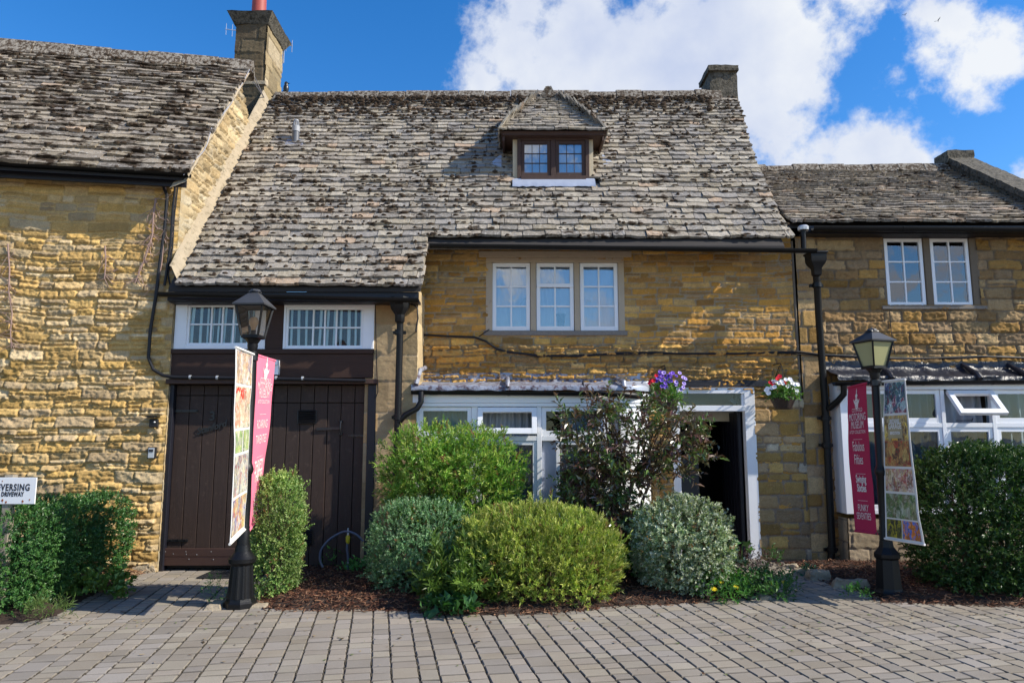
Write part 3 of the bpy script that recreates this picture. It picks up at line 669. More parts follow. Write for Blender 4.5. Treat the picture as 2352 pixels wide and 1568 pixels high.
# garage pier of dressed stone
px0 = P(846, 1000, YG).x
stone_wall('pier', mc, (px0 - .06, YG, 0), (1, 0, 0), (0, -1, 0), -1.197 - px0 + .06, 3.45, .0135, (.26, .46), (.28, .62), .009, .009, .8,
    np.array([(.44, .32, .18), (.40, .29, .16), (.48, .36, .21), (.42, .27, .13)]), (.33, .26, .18), 6, split=0, wav=.008, mat=m_ashlar)
m = MB(); m.box(-4.26, -1.3, YG + .4, YG + .42, 0, 3.5); m.build('garage_lining', m_inside, mc)

# ---- front upper window
wn = MB(); fx0, fx1 = wx0, wx1
zt_, zh, zs_, zb2 = wz1, P(1275, 603, YM).z, P(1275, 760, YM).z, wz0
wn.box(fx0 - .03, fx1 + .03, YM - .035, YM + .16, zb2, zs_)
so = wn.build('window_sill', m_sill, mc, bevel=.008)
wn = MB(); wn.box(fx0, fx1, YM - .02, YM + .15, zh, zt_)
for (a, b) in ((1116, 1131), (1218.5, 1231), (1319, 1331.5), (1420, 1434)):
    xa, xb_ = P(a, 680, YM).x, P(b, 680, YM).x; wn.box(xa, xb_, YM - .018, YM + .15, zs_ + .001, zh - .001)
wf = wn.build('window', m_frame_stone, mc, bevel=.006)
m = MB(); m.box(P(1100, 580, YM).x, P(1450, 580, YM).x, YM - .022, YM + .1, zt_ + .002, P(1275, 577, YM).z); m.build('lintel', m_frame_stone, mc, bevel=.008)
for k, (a, b) in enumerate(((1130.5, 1218), (1231.5, 1318.5), (1332, 1420))):
    xa, xb_ = P(a, 680, YM).x, P(b, 680, YM).x
    sash(wf, YM + .0, xa + .004, xb_ - .004, zs_ + .006, zh - .006, 2, [.335, .665], fw=.052, bw=.022)
    curtain(wf, xa, xb_, zs_ - .05, zh + .05, YM + .085, .014, .11, seed=20 + k)
    if k == 1:
        m = MB(); zr = zs_ + (zh - zs_) * .665; m.box(xa + .01, xb_ - .01, YM - .022, YM - .0015, zr - .03, zr + .02); m.build('meeting_rail', m_white, wf, bevel=.003)
m = MB(); m.box(fx0, fx1, YM + .6, YM + .62, zb2, zt_); m.build('room_wall', m_inside, wf)
m = MB(); gx = P(1288, 740, YM + .1).x; gz = zs_ + .07
m.lathe((gx, YM + .11, gz), [(.05, 0), (.065, .16), (.075, .165), (.075, .18), (.0, .18)], 12, cap=False); m.build('green_pot', simple('green_plastic', (.01, .04, .035), .4), wf, smooth=True)
for (pxa, pya, pxb, pyb) in ((1207, 684, 1195, 700), (1341, 684, 1359, 690), (1258, 646, 1268, 655), (1193, 758, 1205, 753)):
    m = MB(); m.bar(P(pxa, pya, YM + .045), P(pxb, pyb, YM + .045), .022, .01); m.build('window_stay', m_lpipe, wf)

# ---- the bay window of the middle cottage
by = MB(); zf1 = P(1200, 902, B1).z; zf0 = P(1200, 925, B1).z
zsill = .62
# curved end: points in plan from front to the wall
def bayplan(x1, n=8):
    pts = [(bx0, B1), (x1 - .35, B1)]
    for i in range(1, n + 1):
        a = math.pi / 2 * i / n; pts.append((x1 - .35 + .45 * math.sin(a), B1 + .5 * (1 - math.cos(a))))
    return pts
bp = bayplan(bx1)
def strip(m, plan, z0, z1, off, thick=.05):
    for (a, b) in zip(plan[:-1], plan[1:]):
        d = Vector((b[0] - a[0], b[1] - a[1], 0)).normalized(); nrm = Vector((d.y, -d.x, 0))
        A, B_ = Vector((a[0], a[1], 0)) + nrm * off, Vector((b[0], b[1], 0)) + nrm * off
        A2, B2_ = A - nrm * thick, B_ - nrm * thick
        m.add([(A.x, A.y, z0), (B_.x, B_.y, z0), (B2_.x, B2_.y, z0), (A2.x, A2.y, z0), (A.x, A.y, z1), (B_.x, B_.y, z1), (B2_.x, B2_.y, z1), (A2.x, A2.y, z1)],
              [(0,3,2,1),(4,5,6,7),(0,1,5,4),(1,2,6,5),(2,3,7,6),(3,0,4,7)])
strip(by, bp, zf0, zf1, .03); strip(by, bp, zf0 - .045, zf0 - .002, .018)
def bxy(px): return P(px, 960, B1).x
ztr1, ztr0 = P(1170, 1001, B1).z, P(1170, 1012, B1).z
for (a, b) in ((948, 962), (1083, 1097), (1233, 1244), (1385, 1397)):
    by.box(bxy(a), bxy(b), B1 + .001, B1 + .07, zsill, zf0 - .046)
by.box(bxy(962), bx1 - .35, B1 + .003, B1 + .068, ztr0, ztr1)
strip(by, bp[1:], zsill + .1, zf0 - .046, .0, .03)
bw_ = by.build('bay_window', m_upvc, mc, bevel=.003)
m = MB(); strip(m, bp, zsill - .06, zsill, .05, .16); m.build('window_sill', m_upvc, bw_, bevel=.004)
stone_wall('plinth', mc, (bx0, B1 + .03, 0), (1, 0, 0), (0, -1, 0), bx1 - bx0 - .3, zsill - .05, .02, (.15, .25), (.3, .5), .012, .01, .5, BRN, (.35, .3, .24), 8)
m = MB(); m.box(bx0 - .0, bx0 + .02, B1 + .05, YM, 0, zf1); m.build('bay_side', m_upvc, mc)
# lights: (x0,x1,z0,z1) fixed and casements
def pz(y): return P(1170, y, B1).z
sash(bw_, B1 + .012, bxy(962) + .002, bxy(1083) - .002, ztr1 + .002, zf0 - .05, [], [], fw=.05, mat=m_upvc, glass=m_glassd, name='top_light')
sash(bw_, B1 + .012, bxy(1244) + .002, bxy(1385) - .002, ztr1 + .002, zf0 - .05, [], [], fw=.055, mat=m_upvc, glass=m_glassd, name='top_light')
# the top-hung vent, pushed open a little
vx0, vx1 = bxy(1097) + .002, bxy(1233) - .002; vt = sash(bw_, 0, vx0 - 0, vx1, -(zf0 - .055 - ztr1 - .02), 0, [], [], fw=.062, mat=m_upvc, glass=m_glassd, name='open_vent', dp=.05)
def hinge(objs, x, Y, z, ang):
    mt = Matrix.Translation((0, Y, z)) @ Matrix.Rotation(ang, 4, 'X')
    for o in objs: o.data.transform(mt)
hinge([vt, bw_.children[-1]], 0, B1 - .012, zf0 - .053, R(-13))
sash(bw_, B1 + .012, bxy(1097) + .002, bxy(1233) - .002, zsill, ztr0 - .002, [], [], fw=.05, mat=m_upvc, glass=m_glassd)
sash(bw_, B1 + .012, bxy(962) + .002, bxy(1083) - .002, zsill, ztr0 - .002, [], [], fw=.05, mat=m_upvc, glass=m_glassd)
sash(bw_, B1 + .012, bxy(1277), bxy(1385) - .002, zsill, ztr0 - .002, [], [], fw=.045, mat=m_upvc, glass=m_glass)
m = MB(); m.box(bxy(1244) + .002, bxy(1277), B1 + .05, B1 + .06, zsill, ztr0 - .002); m.build('pale_panel', simple('pale_blue_panel', (.34, .38, .48), .25, vary=.2, nscale=2, stretch=(4, 1, .5)), bw_)
m = MB(); m.tube([(bxy(1246), B1 + .0, pz(1078)), (bxy(1246), B1 - .05, pz(1078))], .008, 6); m.build('handle', m_iron, bw_)
curtain(bw_, bx0 + .05, bxy(1083), zsill, zf0, B1 + .25, .03, .13, mat=m_curtg, seed=31)
curtain(bw_, bxy(1100), bxy(1233), zsill, zf0, B1 + .24, .025, .10, mat=m_curtd, seed=32)
curtain(bw_, bxy(1290), bx1 - .3, zsill, zf0, B1 + .22, .03, .12, seed=33)
m = MB(); m.box(bx0 + .03, 1.7, YM + .4, YM + .42, 0, 2.3); m.build('room_wall', m_inside, bw_)
# lead roof of the bay
def leadroof(name, parent, x0, x1, yf, yw, zfr, zw, mat, seed, curve=0, wrinkle=.012, upstand=.12):
    nx = int((x1 - x0) / .03) + 1; rows = [(yf - .05, zfr - .05), (yf - .052, zfr - .0), (yf - .04, zfr + .015), ((yf * .6 + yw * .4), zfr + (zw - zfr) * .42), (yw - .04, zw - .0), (yw - .035, zw + upstand * .5), (yw - .03, zw + upstand)]
    x = np.linspace(x0, x1, nx); V = []
    for i, (y, z) in enumerate(rows):
        yy = y + (fbm(x * 7, x * 0 + i, 3, seed) - .5) * wrinkle * 2; zz = z + (fbm(x * 6, x * 0 + i * 1.7, 3, seed + 3) - .5) * wrinkle * 2.4
        xx = x.copy()
        if curve: k = np.clip((x - (x1 - curve)) / curve, 0, 1); yy = yy + (yw - .06 - yy) * (1 - np.sqrt(np.clip(1 - k ** 2, 0, 1))) * (1 if i < 4 else 0)
        V.append(np.stack([xx, yy, zz], -1))
    V = np.concatenate(V); n = len(rows); idx = np.arange(n * nx).reshape(n, nx)
    Q = np.stack([idx[:-1, :-1], idx[:-1, 1:], idx[1:, 1:], idx[1:, :-1]], -1).reshape(-1, 4)
    return mesh_np(name, V, Q, mat, parent)
zl = P(1200, 884, B1).z
zw_ = P(1200, 872, YM).z
ld = leadroof('lead_roof', mc, bx0 - .02, bx1 - .28, B1, YM, zl - .02, zw_ - .03, m_lead, 3)
leadroof('new_lead_roof', mc, bx1 - .285, bx1 + .14, B1, YM, zl - .015, zw_ - .02, m_lead_new, 4, curve=.42, wrinkle=.005)
for px in (1166, 1432):
    m = MB(); xx = P(px, 880, B1).x; m.tube([(xx, B1 - .07, zl - .03), (xx, B1 - .04, zl + .03), (xx, YM - .03, zw_ + .02)], [.028, .032, .024], 8); m.build('lead_roll', m_lead, ld, smooth=True)
m = MB()
pp = [P(948, 875, 9.3) + Vector((0, 0, .1)), P(953, 893, 9.1), P(975, 880, YM - .1)]
m.tube([(-1.17, YM - .05, zw_ + .16), (-1.17, B1 + .1, zw_ + .08), (-1.2, B1 - .05, zl + .0)], .03, 8); m.build('lead_flashing', m_lead, ld, smooth=True)
ge = P(945, 894, 9.08)
gutter('bay_gutter', mc, P(945, 897, 8.93), P(1390, 901, 8.93), .048)
m = MB(); c0 = P(1385, 901, 9.07); m.tube([P(1375, 903, 8.93), P(1420, 904, 8.93), P(1456, 908, 9.0), P(1488, 916, 9.3), P(1500, 921, 9.62)], .042, 12); m.build('bay_gutter_elbow', m_black, mc, smooth=True)

# ---- front door: frame, transom light, dark hall, open leaf
YD = YM - .03
m = MB(); fo = RW(1546, 888, 1740, 1290, YD)
xA, xB = P(1545, 1000, YD).x, P(1740, 1060, YD).x; xa_, xb_ = P(1562, 1000, YD).x, P(1716, 1060, YD).x
zT = P(1640, 889, YD).z; zl1, zl0 = P(1640, 903, YD).z, P(1640, 931, YD).z; zo = P(1640, 944, YD).z
m.box(xA, xa_, YD, YD + .12, 0.02, zT); m.box(xb_, xB, YD, YD + .12, 0.02, zT)
m.box(xa_, xb_, YD + .002, YD + .118, zl1, zT - .001); m.box(xa_, xb_, YD - .012, YD + .118, zo, zl0)
m.box(xa_ + .0, xa_ + .02, YD + .03, YD + .1, zl0, zl1); m.box(xb_ - .03, xb_, YD + .03, YD + .1, zl0, zl1)
df = m.build('door_frame', m_white, mc, bevel=.004)
m = MB(); m.box(xa_ + .02, xb_ - .03, YD + .05, YD + .056, zl0, zl1); m.build('transom_pane', m_glassd, df)
m = MB(); m.box(xa_, xb_, YD + .5, YD + .52, zl0 - .2, zl1 + .1); m.build('hall_ceiling_edge', m_cream, df)
m = MB(); m.bar(P(1678, 916, YD + .3), P(1690, 926, YD + .3), .05, .03); m.bar(P(1690, 912, YD + .3), P(1700, 930, YD + .3), .04, .03); m.build('wall_lamp', m_lpipe, df)
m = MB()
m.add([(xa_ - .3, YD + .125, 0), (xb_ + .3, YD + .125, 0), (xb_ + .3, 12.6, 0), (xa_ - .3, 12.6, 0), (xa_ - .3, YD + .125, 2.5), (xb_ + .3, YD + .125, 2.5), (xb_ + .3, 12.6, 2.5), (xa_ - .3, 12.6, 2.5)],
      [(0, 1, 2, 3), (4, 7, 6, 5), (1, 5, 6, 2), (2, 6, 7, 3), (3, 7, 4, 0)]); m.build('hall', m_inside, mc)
m = MB(); xd = xb_ - .02; m.box(xd - .045, xd, YD + .13, YD + .95, .03, zo - .01)
for k in range(6): m.box(xd - .05, xd - .044, YD + .15 + k * .13, YD + .165 + k * .13, .05, zo - .05)
dl = m.build('door_leaf', m_tar, mc, bevel=.003)
m = MB(); m.box(xa_ + .0, xa_ + .44, YD + .8, YD + .83, .02, 1.35); m.build('inner_door', simple('dark_blue_panel', (.02, .024, .035), .4), mc)
m = MB(); rough_block(m, (P(1572, 880, YD).x, YM - .045, P(1650, 888, YD).z + .004), (P(1766, 880, YD).x, YM + .06, P(1650, 873, YD).z), 61, .008, 6); m.build('door_lintel', m_tar, mc, smooth=True, ang=50)
m = MB(); rough_block(m, (P(1690, 1290, 9.5).x - .5, 9.32, -.02), (P(1762, 1290, 9.5).x, YM + .1, .035), 62, .006, 6); m.build('doorstep', m_sill, mc, smooth=True, ang=50)
m = MB(); bb = P(1511, 1080, YM - .03); m.box(bb.x - .045, bb.x + .045, YM - .035, YM, bb.z - .03, bb.z + .03); dbp = m.build('doorbell', m_upvc, mc, bevel=.005)

# ---- garage front
YT = YG + .03
m = MB(); zp0, zp1 = P(630, 803, YG).z, P(630, 690, YG).z
m.box(-4.30, P(862, 800, YG).x, YT + .02, YT + .1, P(630, 808, YG).z, P(630, 683, YG).z); gb_ = m.build('upper_boarding', m_brownh, mc)
def gwindow(x0, x1, y0, y1, cols, gx0, gx1, gy0, gy1, rowf, seed):
    X0, X1, Z0, Z1 = RW(x0, y0, x1, y1, YG); m = MB(); g0, g1, h0, h1 = RW(gx0, gy0, gx1, gy1, YG)
    m.box(X0, g0, YG - .02, YG + .06, Z0, Z1); m.box(g1, X1, YG - .02, YG + .06, Z0, Z1); m.box(g0, g1, YG - .018, YG + .058, h1, Z1); m.box(g0, g1, YG - .03, YG + .058, Z0, h0)
    w_ = m.build('garage_window', m_white, mc, bevel=.004)
    sash(w_, YG + .0, g0, g1, h0, h1, cols, rowf, fw=.028, bw=.02, glass=m_glassl)
    curtain(w_, g0 - .05, g1 + .05, h0 - .05, h1 + .05, YG + .055, .012, .085, mat=m_curtg, seed=seed)
gwindow(403, 611, 688, 803, [.33, .5, .67, ], 430, 590, 700, 793, [.52], 41)
gwindow(652, 860, 696, 809, [.34, .5, .66], 657, 834, 706, 799, [.50], 42)
m = MB(); rough_block(m, (P(613, 740, YG).x, YG - .01, zp0), (P(651, 740, YG).x, YG + .05, zp1), 63, .003, 4); m.build('post', m_brownh, mc, smooth=True, ang=40)
zb0, zb1 = P(630, 868, YG).z, P(630, 813, YG).z
m = MB(); m.box(-4.30, P(858, 840, YG).x, YG - .03, YG + .1, zb0, zb1); m.build('beam', m_brownh, mc, bevel=.006)
m = MB(); m.box(-4.29, P(860, 805, YG).x, YG - .05, YG + .02, zb1 + .002, P(630, 802, YG).z); m.build('drip_board', m_brownh, mc, bevel=.005)
zle1, zle0 = P(630, 870, YG - .1).z, P(630, 881, YG - .1).z
m = MB(); m.box(-4.30, P(866, 875, YG - .1).x, YG - .10, YG + .06, zle0, zle1); m.build('ledge', m_brownw, mc, bevel=.006)
ym = P(631, 838, YG - .08)
m = MB(); rough_block(m, (ym.x - .045, YG - .12, ym.z + .0), (ym.x + .045, YG - .02, ym.z + .06), 64, .003, 4); m.box(ym.x + .0, ym.x + .05, YG - .09, YG - .03, ym.z - .12, ym.z); fl = m.build('floodlight', m_upvc, None, smooth=True, ang=40)
tag(fl, 'small white floodlight on the brown beam behind the pale pink banner', 'outdoor light')
# door posts
ztop = zle0 - .002
m = MB(); m.box(-4.30, P(401, 900, YG).x, YG - .02, YG + .1, .0, ztop); m.build('door_post', m_tar, mc, bevel=.008)
xq0, xq1 = P(843, 1000, YG).x, P(862, 1000, YG).x
m = MB(); m.box(xq0, xq1, YG - .02, YG + .1, .0, ztop); m.build('door_post', m_tar, mc, bevel=.008)
xl0, xr1 = P(400, 900, YG).x + .005, xq0 - .005; xmid = P(590, 1000, YG).x
YP = YG + .05
def planks(name, x0, x1, z0, z1, n, Y, seed, cut=None, top=None):
    r = random.Random(seed); m = MB(); w = (x1 - x0) / n
    for i in range(n):
        a, b = x0 + i * w + .004, x0 + (i + 1) * w - .004; dy = r.uniform(-.003, .003); zc = cut
        if zc: m.box(a, b, Y + dy, Y + .04, z0, zc - .005); m.box(a, b, Y + dy - .003, Y + .038, zc + .005, z1)
        else: m.box(a, b, Y + dy, Y + .04, z0, z1)
    return m.build(name, m_brown, mc, bevel=.004)
zc1 = P(480, 908, YP).z; zc2 = P(700, 925, YP).z
zk = P(450, 1258, YP).z
d1 = planks('garage_door', xl0, xmid - .004, .06, ztop - .01, 6, YP, 5, zc1)
d2 = planks('garage_door', xmid + .004, xr1, .06, ztop - .01, 8, YP, 6, zc2)
m = MB(); m.box(xl0, xr1, YP + .045, YP + .06, .02, ztop); m.build('door_backing', m_inside, mc)
m = MB()
m.box(xl0 - .03, xmid - .04, YP - .045, YP - .006, zk - .095, zk); m.box(xl0 - .035, xmid - .04, YP - .043, YP - .006, zk - .20, zk - .10); kb = m.build('kick_board', simple('fresh_brown_paint', (.06, .03, .023), .5, vary=.15, nscale=9, bump=.001), d1, bevel=.004)
m = MB()
for (x, y) in ((380, 1266), (427, 1266), (485, 1266), (398, 1271), (452, 1273), (434, 1283), (490, 1284), (428, 1272)):
    p = P(x, y, YP - .045); m.lathe(p, [(.004, -.004), (.004, .004)], 6)
m.build('screw', m_lpipe, kb)
def strap(parent, pa, pb, ya, w=.03):
    m = MB(); A, B_ = P(*pa, YP), P(*pb, YP); m.box(A.x, B_.x, YP - .016, YP - .002, (A.z + B_.z) / 2 - w / 2, (A.z + B_.z) / 2 + w / 2)
    m.tube([(A.x, YP - .01, A.z - .04), (A.x, YP - .01, A.z + .04)], .014, 8)
    for t in (.35, .65, .93): m.lathe((A.x + (B_.x - A.x) * t, YP - .018, A.z), [(.008, -.006), (.008, .006)], 6)
    m.build('strap_hinge', m_iron, parent)
strap(d1, (398, 943), (455, 944), 0); strap(d1, (374, 1239), (432, 1242), 0); strap(d2, (838, 1000), (800, 1000), 0)
m = MB()
def grille(c, w, h, n):
    m.box(c.x - w/2, c.x + w/2, YP - .012, YP - .003, c.z - h/2, c.z + h/2)
    for i in range(n): z = c.z - h/2 + h * (i + .5) / n; m.obox(Vector((c.x, YP - .022, z)), Vector((1, 0, 0)), Vector((0, .8, .6)), Vector((0, -.6, .8)), w/2 - .012, .012, .003)
grille(P(705.5, 957, YP), .24, .17, 8); m.build('vent_grille', m_iron, d2)
m = MB(); grille(P(704, 1233, YP), .17, .19, 8); m.build('vent_grille', m_iron, d2)
m = MB(); h = P(784, 982, YP); m.tube([h + Vector((0, -.03, .075)), h + Vector((0, -.05, .04)), h + Vector((0, -.05, -.04)), h + Vector((0, -.03, -.075))], [.012, .009, .009, .012], 8)
for s_ in (-1, 1): m.lathe(h + Vector((0, -.02, s_ * .075)), [(.0, -.02), (.02, -.012), (.02, .012), (.0, .02)], 8, cap=False)
m.bar(P(727, 985, YP - .015), P(781, 983, YP - .015), .035, .012); m.build('handle', m_iron, d2, smooth=True)
# number 3 and an iron name plate in script
def glyph_on(parent, name, text, c, size, mat, ang=0.0, shear=0.0, sx=1.0, Y=None, th=.006, bold=0.0):
    vs, fs = glyphs(text, size, sx, bold, 1.0, shear); ca, sa = math.cos(ang), math.sin(ang); m = MB(); n = len(vs)
    y0 = c.y; pts = [(c.x + x * ca - y * sa, y0, c.z + x * sa + y * ca) for x, y in vs]
    m.add(pts, fs); m.add([(a, b + th, d) for a, b, d in pts], [f[::-1] for f in fs])
    return m.build(name, mat, parent, fix=False)
glyph_on(d1, 'house_number', '3', P(487, 965, YP - .014), .16, m_iron, bold=.004)
glyph_on(d1, 'name_plate', 'Stanford', P(486, 988, YP - .014), .11, m_iron, ang=R(16), shear=.4, bold=.004)

# ================================================================== THE LEFT COTTAGE
lc = thing('stone_cottage', 'taller stone cottage at left edge with mossy roof and no windows in view', 'house', group='adjoining stone cottages')
ln = math.hypot(1, LM); lu = (1 / ln, LM / ln, 0); lnrm = (LM / ln, -1 / ln, 0)
LW = 4.2
lorg = (LX - LW / ln, LY - LW * LM / ln, 0)
def zone_left(U, Z): return (.75 + .45 * smootht(4.3, 3.4, Z)) * (1 - .75 * smootht(LW - .10, LW, U))
stone_wall('wall', lc, lorg, lu, lnrm, LW, 4.95, .0125, (.065, .15), (.12, .36), .012, .036, .8, OCH, (.56, .39, .17), 21, zones=zone_left, wav=.04, split=.4)
m = MB(); rough_block(m, (LX - .16, LY + .006, 0), (LX - .004, LY + .2, 4.85), 44, .004, 6); m.build('corner_stones', m_mortar, lc, smooth=True)
# gable wall, facing right
LRY, LEY = 10.52, 8.60; LEZ = 4.85; LRZ = LEZ + SL * (LRY - LEY)
def gmask(U, Z):
    y = LY + U; return Z < np.minimum(LEZ + SL * (y - LEY) - .03, LRZ - SL * (y - LRY) - .03)
stone_wall('gable_wall', lc, (LX, LY, 0), (0, 1, 0), (1, 0, 0), 3.8, 7.8, .016, (.08, .17), (.12, .35), .018, .04, 1.0, np.array([(.44,.33,.18),(.50,.39,.23),(.38,.28,.15),(.47,.40,.28)]), (.44, .36, .23), 22, mask=gmask, z0=0, wav=.05, zones=lambda U, Z: .12 + .88 * smootht(.06, .3, U) * smootht(3.2, 3.9, Z))
lsd = np.array((-LM / ln * cs_, 1 / ln * cs_, ss_)); LSL = (LRY - LEY) * ln / cs_ * .985
lo_ = np.array((-4.03, LEY, LEZ)); far = 4.3
# the verge stays parallel to the gable, so the slope frame is sheared: end of row moves right as it climbs
slates('roof', lc, lo_ - np.array(lu) * far, lu, lsd, LSL, lambda s: 0.0, lambda s: far + s * cs_ * LM * .98, (.132, .085), (.18, .40), 23, m_slate2, tint=(.86, .83, .80), thick=(.03, .055), lumps=.6)
m = MB(); A = lo_ - np.array(lu) * far; B = lo_.copy(); T1 = np.array((-4.03, LRY, LRZ)); T0 = T1 - np.array(lu) * (far + .3)
m.add([tuple(A + (0, .05, -.06)), tuple(B + (-.05, .05, -.06)), tuple(T1 + (-.05, 0, -.06)), tuple(T0 + (0, 0, -.06)), (-4.3, 13.6, 4.2), (-8.6, 13.0, 4.2), (-4.3, LRY, LRZ - .06)], [(0, 1, 2, 3), (3, 6, 4, 5)])
m.build('roof_boarding', m_inside, lc)
m = MB(); m.box(-8.5, -4.3, 13.3, 13.4, 0, 4.6); m.add([(-8.46, 8.3, 0), (-8.46, 13.3, 0), (-8.46, 13.3, 4.6), (-8.46, 8.3, 4.6)], [(0, 1, 2, 3)]); m.build('rear_wall', m_mortar, lc)
ridge('ridge', lc, T0 + (0, 0, .03), T1 + (.01, 0, .0), 9, .17, 8, h=.09)
m = MB(); vs = []; r_ = random.Random(14); n = 44          # mortared verge
for i in range(n):
    t = i / (n - 1); y = LEY + t * (LRY - LEY); z = LEZ + SL * (y - LEY)
    vs += [(-4.045 + r_.uniform(-.02, .01), y, z + .03), (-4.03 + r_.uniform(-.006, .006), y, z - .03), (-4.06, y, z - .10 + r_.uniform(-.015, .015)), (-4.26, y + .0, z - .20 + r_.uniform(-.03, .03))]
m.add(vs, [(i*4+j, i*4+j+1, (i+1)*4+j+1, (i+1)*4+j) for i in range(n - 1) for j in range(3)]); m.build('mortar_verge', m_fillet, lc, smooth=True)
gl0, gl1 = PL(-330, 346, -.33), PL(437, 403, -.33)
gutter('gutter', lc, PL(-330, 352, -.30), PL(437, 397, -.30), .065)
m = MB(); a, b = Vector(lorg), Vector((LX, LY, 0)); nn = Vector(lnrm)
for k, (z0_, z1_, o0, o1) in enumerate(((4.74, 4.83, .17, .21),)):
    m.add([tuple(a + nn * o0 + Vector((0, 0, z0_))), tuple(b + nn * o0 + Vector((.12, 0, z0_))), tuple(b + nn * o1 + Vector((.12, 0, z0_))), tuple(a + nn * o1 + Vector((0, 0, z0_))),
           tuple(a + nn * o0 + Vector((0, 0, z1_))), tuple(b + nn * o0 + Vector((.12, 0, z1_))), tuple(b + nn * o1 + Vector((.12, 0, z1_))), tuple(a + nn * o1 + Vector((0, 0, z1_)))],
          [(0,3,2,1),(4,5,6,7),(0,1,5,4),(1,2,6,5),(2,3,7,6),(3,0,4,7)])
m.build('eaves_board', m_tar, lc)
# chimney
CX0, CX1, CY0, CY1 = -4.80, -4.27, 11.67, 12.50
zc = P(580, 50, CY0).z; ztop_ = P(580, 31, CY0 - .1).z
def ch_face(nm_, org, ud, nd, wdt, seed, z0, z1):
    return stone_wall(nm_, chm, org, ud, nd, wdt, z1, .016, (.2, .36), (.28, .5), .012, .02, .6, (np.array([(.36,.27,.14),(.42,.33,.19),(.3,.23,.13),(.46,.37,.24)]) if nm_ == 'side_face' else np.array([(.09,.07,.045),(.13,.10,.06),(.07,.06,.04),(.17,.13,.08)])), (.15, .12, .08), seed, z0=z0, wav=.015, split=.1)  # front stones coloured darker than the side: soot plus painted-in shade
m = MB(); m.box(CX0 + .03, CX1 - .03, CY0 + .03, CY1 - .03, 5.2, zc); chm = m.build('chimney', m_mortar, lc)
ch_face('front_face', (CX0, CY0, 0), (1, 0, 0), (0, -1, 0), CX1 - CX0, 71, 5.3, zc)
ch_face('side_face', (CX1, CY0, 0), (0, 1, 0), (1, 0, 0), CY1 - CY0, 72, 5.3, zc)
m = MB(); rough_block(m, (CX0 - .13, CY0 - .13, zc - .06), (CX1 + .13, CY1 + .13, ztop_ + .04), 73, .018, 8, lambda q, p: Vector((q.x + (.10 * (1 - p.z)) * (1 - 2 * p.x), q.y + (.10 * (1 - p.z)) * (1 - 2 * p.y), q.z)))
m.build('cap', m_cap, chm, smooth=True, ang=50)
m = MB(); rough_block(m, (CX0 - .02, CY0 - .02, 7.62), (CX1 + .03, CY0 + .04, 7.68), 74, .01, 5); rough_block(m, (CX0, CY0 - .12, 6.2), (CX1 + .12, CY1, 6.62), 75, .03, 6); m.build('shoulder', m_fillet, chm, smooth=True, ang=50)
pc = P(595, 20, CY0 + .22); m = MB(); m.lathe((pc.x, CY0 + .22, ztop_), [(.125, 0), (.12, .5), (.118, 1.1), (.13, 1.12), (.13, 1.2), (.1, 1.2)], 20); m.build('chimney_pot', m_red, chm, smooth=True)
m = MB(); m.lathe((pc.x + .05, CY1 - .2, ztop_), [(.14, 0), (.14, .14), (.16, .16), (.16, .2), (.12, .22), (.12, .30), (.1, .30)], 20); m.build('chimney_pot', m_terra, chm, smooth=True)
# aerials
def aerial(name, label, c, d, n, L):
    m = MB(); c = Vector(c); d = Vector(d).normalized(); m.bar(c, c + d * L, .012, .012)
    for i in range(n): p = c + d * (L * (.25 + .7 * i / max(1, n - 1))); m.bar(p - Vector((0, 0, .11 + .02 * (i % 2))), p + Vector((0, 0, .11)), .008, .008, Vector((1, 0, 0)))
    m.bar(c, c - Vector((0, 0, .35)), .02, .02, Vector((1, 0, 0)))
    return tag(m.build(name, m_alu), label, 'aerial')
a0 = P(552, 72, 12.3); aerial('television_aerial', 'thin silver aerial sticking out left of the tall chimney', (a0.x + .05, 12.3, a0.z), (-1, 0, .12), 3, .33)
a1 = P(656, 105, 12.6); aerial('television_aerial', 'small silver aerial sticking out right of the tall chimney', (a1.x - .03, 12.6, a1.z), (1, 0, -.02), 2, .16)

# pipes, cables and dry climbers on the left cottage wall
def onleft(pts, off): return [PL(x, y, -off) for x, y in pts]
m = MB(); m.tube(onleft([(345, 402), (372, 420), (384, 450), (379, 520), (368, 600), (358, 680), (345, 760), (341, 820), (352, 848), (375, 862)], .05) + [P(400, 866, YG - .12), P(540, 868, YG - .12), P(700, 871, YG - .12), P(840, 874, YG - .12)], .021, 8)
cb = tag(m.build('black_conduit', m_blackd, None, smooth=True), 'thick black cable curving down the ochre wall and along the brown garage ledge', 'cable')
for (x, y) in ((437, 866), (499, 867), (634, 868), (695, 869)): m = MB(); c = P(x, y, YG - .12); m.tube([c - Vector((.012, 0, 0)), c + Vector((.012, 0, 0))], .026, 8); m.build('cable_clip', m_lpipe, cb)
m = MB(); m.tube(onleft([(403, 425), (397, 480), (392, 560), (383, 620), (378, 655)], .06), .016, 8); m.tube(onleft([(408, 430), (400, 500), (396, 570), (386, 630), (392, 660)], .04), .010, 6)
tag(m.build('wall_cables', m_blackd, None, smooth=True), 'pair of thin black cables down the corner of the left cottage', 'cable')
m = MB(); m.tube(onleft([(-200, 392), (0, 404), (120, 412), (230, 404), (300, 396)], .10), .018, 8); m.tube(onleft([(-200, 398), (0, 408), (160, 404), (270, 400)], .12), .012, 6)
tag(m.build('eaves_cable', m_blackd, None, smooth=True), 'black cable sagging under the gutter of the left cottage', 'cable')
def gy(px, py, X=LX + .03):
    d = ray(px, py); t = X / d.x; return Vector((X, d.y * t, CH + d.z * t))
m = MB()
